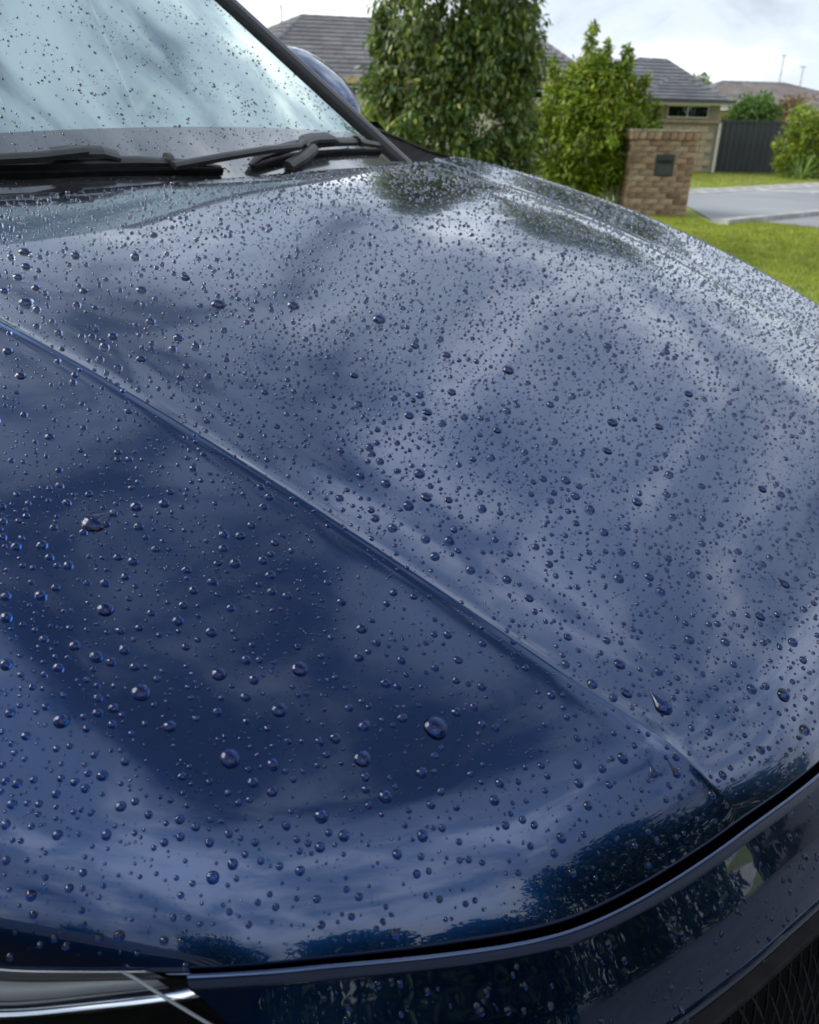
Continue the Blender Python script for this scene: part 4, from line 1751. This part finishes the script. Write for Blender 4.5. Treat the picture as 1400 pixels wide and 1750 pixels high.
DROPS = [(0.423,-0.652,3),(0.4,-0.657,3.5),(0.392,-0.644,3.5),(0.381,-0.646,3),(0.359,-0.666,4),(0.358,-0.689,3.7),(0.329,-0.642,5.3),(0.345,-0.631,3.3),(0.342,-0.618,3.1),(0.349,-0.607,3.7),(0.387,-0.576,4.4),(0.379,-0.559,3.9),(0.371,-0.586,3.6),(0.349,-0.589,3),(0.415,-0.611,3.3),(0.401,-0.63,2.6),(0.333,-0.681,2.8),(0.319,-0.67,3.5),(0.306,-0.665,4.1),(0.3,-0.65,3.4),(0.312,-0.644,2.9),(0.307,-0.634,2.8),(0.313,-0.685,3.3),(0.333,-0.705,3.6),(0.288,-0.652,3.1),(0.273,-0.659,5.7),(0.275,-0.676,3),(0.285,-0.679,2.7),(0.278,-0.684,2.9),(0.268,-0.682,2.7),(0.287,-0.701,4.4),(0.248,-0.659,3.8),(0.214,-0.645,5.8),(0.197,-0.629,3.7),(0.217,-0.604,4.8),(0.255,-0.617,4.4),(0.252,-0.598,3.2),(0.24,-0.603,3.3),(0.235,-0.614,3.3),(0.238,-0.633,2.9),(0.279,-0.602,3.8),(0.297,-0.613,3.7),(0.304,-0.603,3.2),(0.285,-0.581,3),(0.307,-0.577,3.7),(0.309,-0.591,3.1),(0.31,-0.555,4),(0.289,-0.543,3.6),(0.301,-0.538,3.6),(0.279,-0.551,3.4),(0.333,-0.545,3.7),(0.326,-0.536,3.7),(0.324,-0.553,3.6),(0.329,-0.523,3.4),(0.337,-0.504,3.5),(0.25,-0.702,3),(0.223,-0.671,2.5),(0.277,-0.735,2.7),(0.293,-0.719,2.4),(0.311,-0.622,2.8),(0.324,-0.584,3.2),(0.228,-0.576,5.4),(0.179,-0.571,3.9),(0.167,-0.586,5.2),(0.185,-0.59,3.4),(0.151,-0.536,7.8),(0.14,-0.564,3.6),(0.145,-0.591,4),(0.161,-0.627,4.1),(0.147,-0.624,3.1),(0.119,-0.589,3.2),(0.17,-0.645,2.5),(0.152,-0.653,2.6),(0.111,-0.604,2.3),(0.114,-0.577,2.2),(0.104,-0.574,2),(0.099,-0.58,1.9),(0.115,-0.562,2.2),(0.106,-0.53,2.9),(0.091,-0.545,2.5),(0.08,-0.53,2.5),(0.076,-0.54,2.2),(0.095,-0.499,2.5),(0.149,-0.489,3.2),(0.144,-0.505,3),(0.149,-0.517,3.2),(0.168,-0.548,3.3),(0.183,-0.535,3.1),(0.211,-0.54,3.4),(0.224,-0.523,3.8),(0.211,-0.523,3),(0.193,-0.519,3.1),(0.176,-0.505,2.9),(0.162,-0.5,2.7),(0.186,-0.478,3.1),(0.17,-0.487,3.1),(0.167,-0.463,2.9),(0.138,-0.453,2.7),(0.134,-0.51,2.8),(0.127,-0.504,2.7),(0.141,-0.55,2.5),(0.064,-0.548,2.2),(0.126,-0.563,2.4),(0.148,-0.602,2.3),(0.162,-0.645,1.9),(0.097,-0.601,2),(0.084,-0.585,1.7),(0.116,-0.454,3.2),(0.065,-0.53,2.5),(0.432,-0.211,4.7),(0.404,-0.194,4.9),(0.354,-0.154,6.5),(0.428,-0.174,4.4),(0.423,-0.312,4.5),(0.388,-0.345,4.3),(0.354,-0.315,4.7),(0.349,-0.295,4.8),(0.331,-0.296,4.1),(0.37,-0.28,4.3),(0.358,-0.246,4.4),(0.327,-0.268,3.9),(0.299,-0.254,4.6),(0.312,-0.219,4),(0.296,-0.165,4.6),(0.261,-0.215,3.9),(0.246,-0.125,5.9),(0.226,-0.173,4.8),(0.292,-0.128,4.3),(0.321,0.001,5.2),(0.278,-0.294,3.7),(0.267,-0.257,3.6),(0.342,-0.382,3.8),(0.322,-0.415,3.8),(0.325,-0.388,3.4),(0.305,-0.404,4),(0.298,-0.37,4.8),(0.277,-0.387,4.7),(0.279,-0.407,4.4),(0.244,-0.356,3.9),(0.238,-0.408,4.3),(0.249,-0.423,3.6),(0.27,-0.437,3.8),(0.284,-0.441,3.7),(0.234,-0.431,4),(0.211,-0.417,3.7),(0.19,-0.399,3.6),(0.237,-0.272,3.7),(0.225,-0.253,4.4),(0.209,-0.263,4.2),(0.193,-0.266,4.3),(0.172,-0.278,4.2),(0.139,-0.313,4.3),(0.152,-0.284,3.6),(0.138,-0.285,3.4),(0.222,-0.279,3.4),(0.265,-0.373,3.4),(0.191,-0.293,3.3),(0.186,-0.344,3),(0.203,-0.376,2.9),(0.257,-0.341,3.1),(0.277,0.065,4.7),(0.224,0.013,5.5),(0.216,-0.079,5),(0.174,-0.211,5),(0.175,-0.141,4.2),(0.187,-0.147,3.7),(0.149,-0.121,3.9),(0.111,-0.053,4.9),(0.096,-0.038,4.2),(0.125,-0.248,3.7),(0.125,-0.285,4.1),(0.146,-0.195,3.6),(0.129,-0.165,3.5),(0.115,-0.198,3.4),(0.091,-0.17,3.5),(0.071,-0.16,3.8),(0.105,-0.245,3.7),(0.081,-0.142,2.9),(0.163,-0.171,3.7),(0.168,-0.078,3.7),(0.099,-0.386,4.5),(0.084,-0.404,4.5),(0.102,-0.422,4),(0.076,-0.312,4.2),(0.049,-0.224,4.7),(0.008,-0.279,5.7),(0.021,-0.22,4.3),(0.026,-0.304,4.1),(-0.013,-0.284,4.2),(0.057,-0.284,3.8),(0.112,-0.291,3.9),(0.134,-0.402,3.2),(0.033,-0.372,3),(0.063,-0.448,3.7),(0.074,-0.487,3),(0.064,-0.492,3),(0.073,-0.42,3.4),(0.078,-0.364,3.5),(0.122,-0.426,3.2),(0.061,-0.47,2.4),(0.101,-0.458,2.5),(0.089,-0.464,2.5),(0.044,-0.298,3.1),(0.115,-0.377,2.9),(0.075,-0.338,2.8),(0.073,-0.281,3),(0.009,-0.227,3.6),(0.682,-0.482,6.9),(0.799,-0.416,7.1),(0.759,-0.437,6),(0.765,-0.378,5.7),(0.734,-0.326,5.9),(0.653,-0.376,6.1),(0.59,-0.331,8.1),(0.677,-0.425,4.8),(0.653,-0.448,4.1),(0.59,-0.412,5),(0.706,-0.458,4.5),(0.737,-0.458,5.1),(0.716,-0.484,4.5),(0.664,-0.482,4.2),(0.585,-0.456,4.7),(0.573,-0.473,4.4),(0.54,-0.459,4.5),(0.552,-0.41,5.1),(0.531,-0.407,4.4),(0.538,-0.427,3.8),(0.66,-0.317,5.3),(0.79,-0.261,5.1),(0.613,-0.492,3.7),(0.632,-0.501,3.4),(0.536,-0.485,3.8),(0.554,-0.49,3.6),(0.594,-0.471,3.8),(0.603,-0.544,4.5),(0.563,-0.556,4.5),(0.543,-0.364,3.8),(0.509,-0.435,3.5),(0.498,-0.45,3.6),(0.486,-0.43,3.6),(0.79,-0.436,4.3),(0.233,-0.774,1.9),(0.237,-0.756,2.7),(0.225,-0.742,2.2),(0.232,-0.704,2.8),(0.227,-0.717,2.6),(0.244,-0.734,2.6),(0.271,-0.742,2.5),(0.266,-0.749,2.4),(0.255,-0.757,2.1),(0.232,-0.759,2.1),(0.165,-0.691,1.7),(0.158,-0.678,1.7),(0.176,-0.678,2.9),(0.185,-0.705,1.7),(0.184,-0.698,1.6),(0.169,-0.718,1.8),(0.19,-0.681,2.3),(0.205,-0.698,2.1),(0.175,-0.663,2.1),(0.16,-0.66,2),(0.224,-0.734,2),(0.251,-0.712,2.4),(0.257,-0.714,2.3),(0.259,-0.724,2.3),(0.553,-0.264,6.7),(0.488,-0.202,7.4)]
DROPS.sort(key=lambda q: -q[2])
placed = []
for (x, s, r) in DROPS:
    w = float(crease_w(np.array(x)))
    e_ = abs(s)-w
    if -.004 < e_ < .004:
        continue
    zone = 'flank' if s < -w else ('middle' if abs(s) < w else 'far side')
    size = 'largest round' if r > 6 else ('big round' if r > 4.2 else ('middling round' if r > 3 else 'small round'))
    put_drop(random.choice(ROUND), x, s, r*.001, '%s drop on bonnet %s, %s' % (size, zone, where(x, s)), None, random.uniform(.82, 1.0) if r < 4.5 else random.uniform(.66, .8),
             random.uniform(.97, 1.07), 'rain drops beaded on the bonnet')
    placed.append((x, s, r*.001))
n_single = len(placed)+5


def drops_mesh(name, P, Nn, Dn, r, hz_, st, na, nr, seed, ang=86):
    """many beads as one mesh: positions, normals, long axis"""
    v, f = dome(nr, na, ang, 0, 0., 0.)
    v = np.array(v)
    n = len(P)
    g = np.random.default_rng(seed)
    Nn = Nn/np.linalg.norm(Nn, axis=1, keepdims=True)
    Xn = Dn-Nn*(Dn*Nn).sum(1, keepdims=True)
    Xn /= np.linalg.norm(Xn, axis=1, keepdims=True)
    Yn = np.cross(Nn, Xn)
    ph = np.arctan2(v[:, 1], v[:, 0])
    k1, k2 = g.uniform(0, 6.28, (n, 1)), g.uniform(0, 6.28, (n, 1))
    amp = g.uniform(0, .20, (n, 1))*(g.uniform(0, 1, (n, 1)) < np.where(r < .0008, .6, .22)[:, None])
    wob = 1+amp*np.sin(2*ph[None]+k1)+.5*amp*np.sin(3*ph[None]+k2)
    vx, vy, vz = v[:, 0][None]*wob*st[:, None]*r[:, None], v[:, 1][None]*wob*r[:, None], v[:, 2][None]*(r*hz_)[:, None]
    vz = np.where(v[:, 2][None] < 0, -.00025, vz)
    vz = np.where((v[:, 2] == .02)[None], .00006, vz)
    V = P[:, None]+vx[..., None]*Xn[:, None]+vy[..., None]*Yn[:, None]+vz[..., None]*Nn[:, None]
    tri = np.array([q for q in f if len(q) == 3])
    qd = np.array([q for q in f if len(q) == 4])
    qt = np.concatenate([tri, qd[:, [0, 1, 2]], qd[:, [0, 2, 3]]], 0)
    off = np.arange(n)[:, None, None]*len(v)
    mi = np.zeros(len(qt), np.int32)
    mi[na:2*na] = 1
    return V.reshape(-1, 3), (qt[None]+off).reshape(-1, 3), np.tile(mi, n)


def scatter(n_try, rfun, region, taken, gap, seed):
    """dart throwing on the bonnet with a hash grid"""
    g = np.random.default_rng(seed)
    cell = .012
    H_ = {}

    def key(x, s):
        return (int(math.floor(x/cell)), int(math.floor(s/cell)))
    for q in taken:
        H_.setdefault(key(q[0], q[1]), []).append(q)
    out = []
    for _ in range(n_try):
        s = g.uniform(-.77, .77)
        x = g.uniform(-.05, 1.09)
        if not region(x, s, g):
            continue
        r = rfun(g)
        kx, ks = key(x, s)
        ok = True
        for dx in (-1, 0, 1):
            for ds in (-1, 0, 1):
                for q in H_.get((kx+dx, ks+ds), ()):
                    if (q[0]-x)**2+(q[1]-s)**2 < ((q[2]+r)*gap)**2:
                        ok = False
                        break
                if not ok:
                    break
            if not ok:
                break
        if ok:
            H_.setdefault((kx, ks), []).append((x, s, r))
            out.append((x, s, r))
    return out


_pg = np.random.default_rng(91)
_blot = _pg.uniform(-.9, 1.1, (60, 2))
_bs = _pg.uniform(.03, .11, 60)
_ba = _pg.uniform(-.5, .9, 60)


def region(x, s, g):
    if x < float(x_front(s))+.004 or x > float(x_rear(s))-.004:
        return False
    e_ = abs(s)-float(crease_w(x))
    if -.005 < e_ < .003:
        return g.uniform() < .25
    # patchy: some areas wetter than others
    d = (_ba*np.exp(-((x-_blot[:, 0])**2+(s-_blot[:, 1])**2)/(2*_bs**2))).sum()
    return g.uniform() < .70+.35*d


def lod(dr, name, seed, na, nr):
    a = np.array(dr)
    x, s, r = a[:, 0], a[:, 1], a[:, 2]
    P = CW(np.stack([x, s, bonnet_z(x, s)], -1))
    Nn = CD(bonnet_normal(x, s))
    g = np.random.default_rng(seed)
    D = np.tile(np.array([0, 0, 1.]), (len(a), 1))+g.normal(0, .35, (len(a), 3))
    return drops_mesh(name, P, Nn, D, r, g.uniform(.72, 1.0, len(a)), g.uniform(.95, 1.14, len(a)), na, nr, seed)


big = scatter(4200, lambda g: g.uniform(.0018, .0034), lambda x, s, g: region(x, s, g) and (x > .55 or s > .0 or g.uniform() < .7), placed, 1.15, 1)
med = scatter(46000, lambda g: .0008+.0014*g.uniform()**1.7, lambda x, s, g: region(x, s, g) and g.uniform() < 1-.45*min(1, max(0, (x-.35)/.4)), placed+big, 1.28, 2)
sml = scatter(60000, lambda g: .00030+.0006*g.uniform()**1.8, lambda x, s, g: region(x, s, g) and g.uniform() < 1-.8*min(1, max(0, (x-.25)/.4)), placed+big+med, 1.02, 3)
# the widest of the scattered beads stand in for the rest of the 300 single drops
big.sort(key=lambda q: -q[2])
for (x, s, r) in big[:max(0, 298-n_single)]:
    w = float(crease_w(np.array(x)))
    zone = 'flank' if s < -w else ('middle' if abs(s) < w else 'far side')
    put_drop(random.choice(ROUND), x, s, r, 'small round drop on bonnet %s, %s' % (zone, where(x, s)), None, random.uniform(.75, .95), random.uniform(.95, 1.15),
             'rain drops beaded on the bonnet')
big = big[max(0, 298-n_single):]
_same = {}
for o in COL.objects:
    if o.get('category') == 'water drop':
        _same.setdefault(o['label'], []).append(o)
for lab_, os_ in _same.items():
    if len(os_) == 1:
        continue
    # told apart by how high they lie in the photo
    def hgt(o):
        q = _CI[:3, :3] @ np.array(o.matrix_world.translation)+_CI[:3, 3]
        return -q[1]/-q[2]
    os_.sort(key=hgt)
    names_ = {2: ('upper', 'lower'), 3: ('highest', 'middle', 'lowest'), 4: ('highest', 'second highest', 'third highest', 'lowest')}.get(len(os_))
    if names_:
        for o, w_ in zip(os_, names_):
            o['label'] = '%s, %s of %s' % (lab_, w_, ('two', 'three', 'four')[len(os_)-2])
Vs, Fs, Ms, base = [], [], [], 0
for dr, na, nr, sd_ in ((big, 14, 5, 5), (med, 10, 4, 6), (sml, 7, 2, 7)):
    v, f, mi = lod(dr, '', sd_, na, nr)
    Vs.append(v)
    Ms.append(mi)
    Fs.append(f+base)
    base += len(v)
# the front panel carries a few as well
g = np.random.default_rng(14)
na_ = 1500
a = g.uniform(-.73, -.0, na_)
t = g.uniform(.034, .109, na_)
P0 = nose(a, t)
e1_ = nose(a+.001, t)-P0
e2_ = nose(a, t+.001)-P0
Nn = np.cross(e1_, e2_)
Nn[Nn[:, 2] < 0] *= -1
r = .00025+.0022*g.uniform(0, 1, na_)**7
v, f, mi = drops_mesh('', CW(P0), CD(Nn), np.tile(np.array([0, 0, 1.]), (na_, 1))+g.normal(0, .1, (na_, 3)), r, g.uniform(.6, .9, na_), g.uniform(1.0, 1.5, na_), 9, 3, 15)
Ms.append(mi)
Vs.append(v)
Fs.append(f+base)
base += len(v)
rd_ = big_mesh('rain_droplets', np.concatenate(Vs), np.concatenate(Fs), WATER, None, True)
stuff(rd_)
rd_.data.materials.append(WETPAINT)
rd_.data.polygons.foreach_set('material_index', np.concatenate(Ms))
rd_['label'] = 'fine rain droplets scattered between the larger drops on the bonnet'

# rain on the windscreen
g = np.random.default_rng(23)
nw = 8200
z = -.085+g.uniform(0, 1, nw)**1.25*.50
s = g.uniform(-.75, .68, nw)
keep = np.abs(s) < half_w(z)-.02
keep &= g.uniform(0, 1, nw) < np.where(z < frit_top(s), .9, .55+.4*np.sin(s*23+z*31))
z, s = z[keep], s[keep]
P0 = glass(s, z, .0004)
h = 1e-3
e1_ = glass(s+h, z, .0004)-P0
e2_ = glass(s, z+h, .0004)-P0
Nn = np.cross(e1_, e2_)
Nn[Nn[:, 2] < 0] *= -1
r = .0006+.0017*g.uniform(0, 1, len(z))**2.6
v, f, mi = drops_mesh('', CW(P0), CD(Nn), np.tile(np.array([0, 0, 1.]), (len(z), 1))+g.normal(0, .25, (len(z), 3)), r, g.uniform(.5, .8, len(z)), g.uniform(1.0, 1.5, len(z)), 9, 3, 24)
wd = big_mesh('windscreen_droplets', v, f, WATER, None, True)
stuff(wd)
wd.data.materials.append(plain('painted_dark_under_screen_drops', (.035, .042, .045), .5))  # opaque dark patches stand in for the dim cabin behind the drops
wd.data.polygons.foreach_set('material_index', mi)
wd['label'] = 'fine rain droplets on the windscreen'
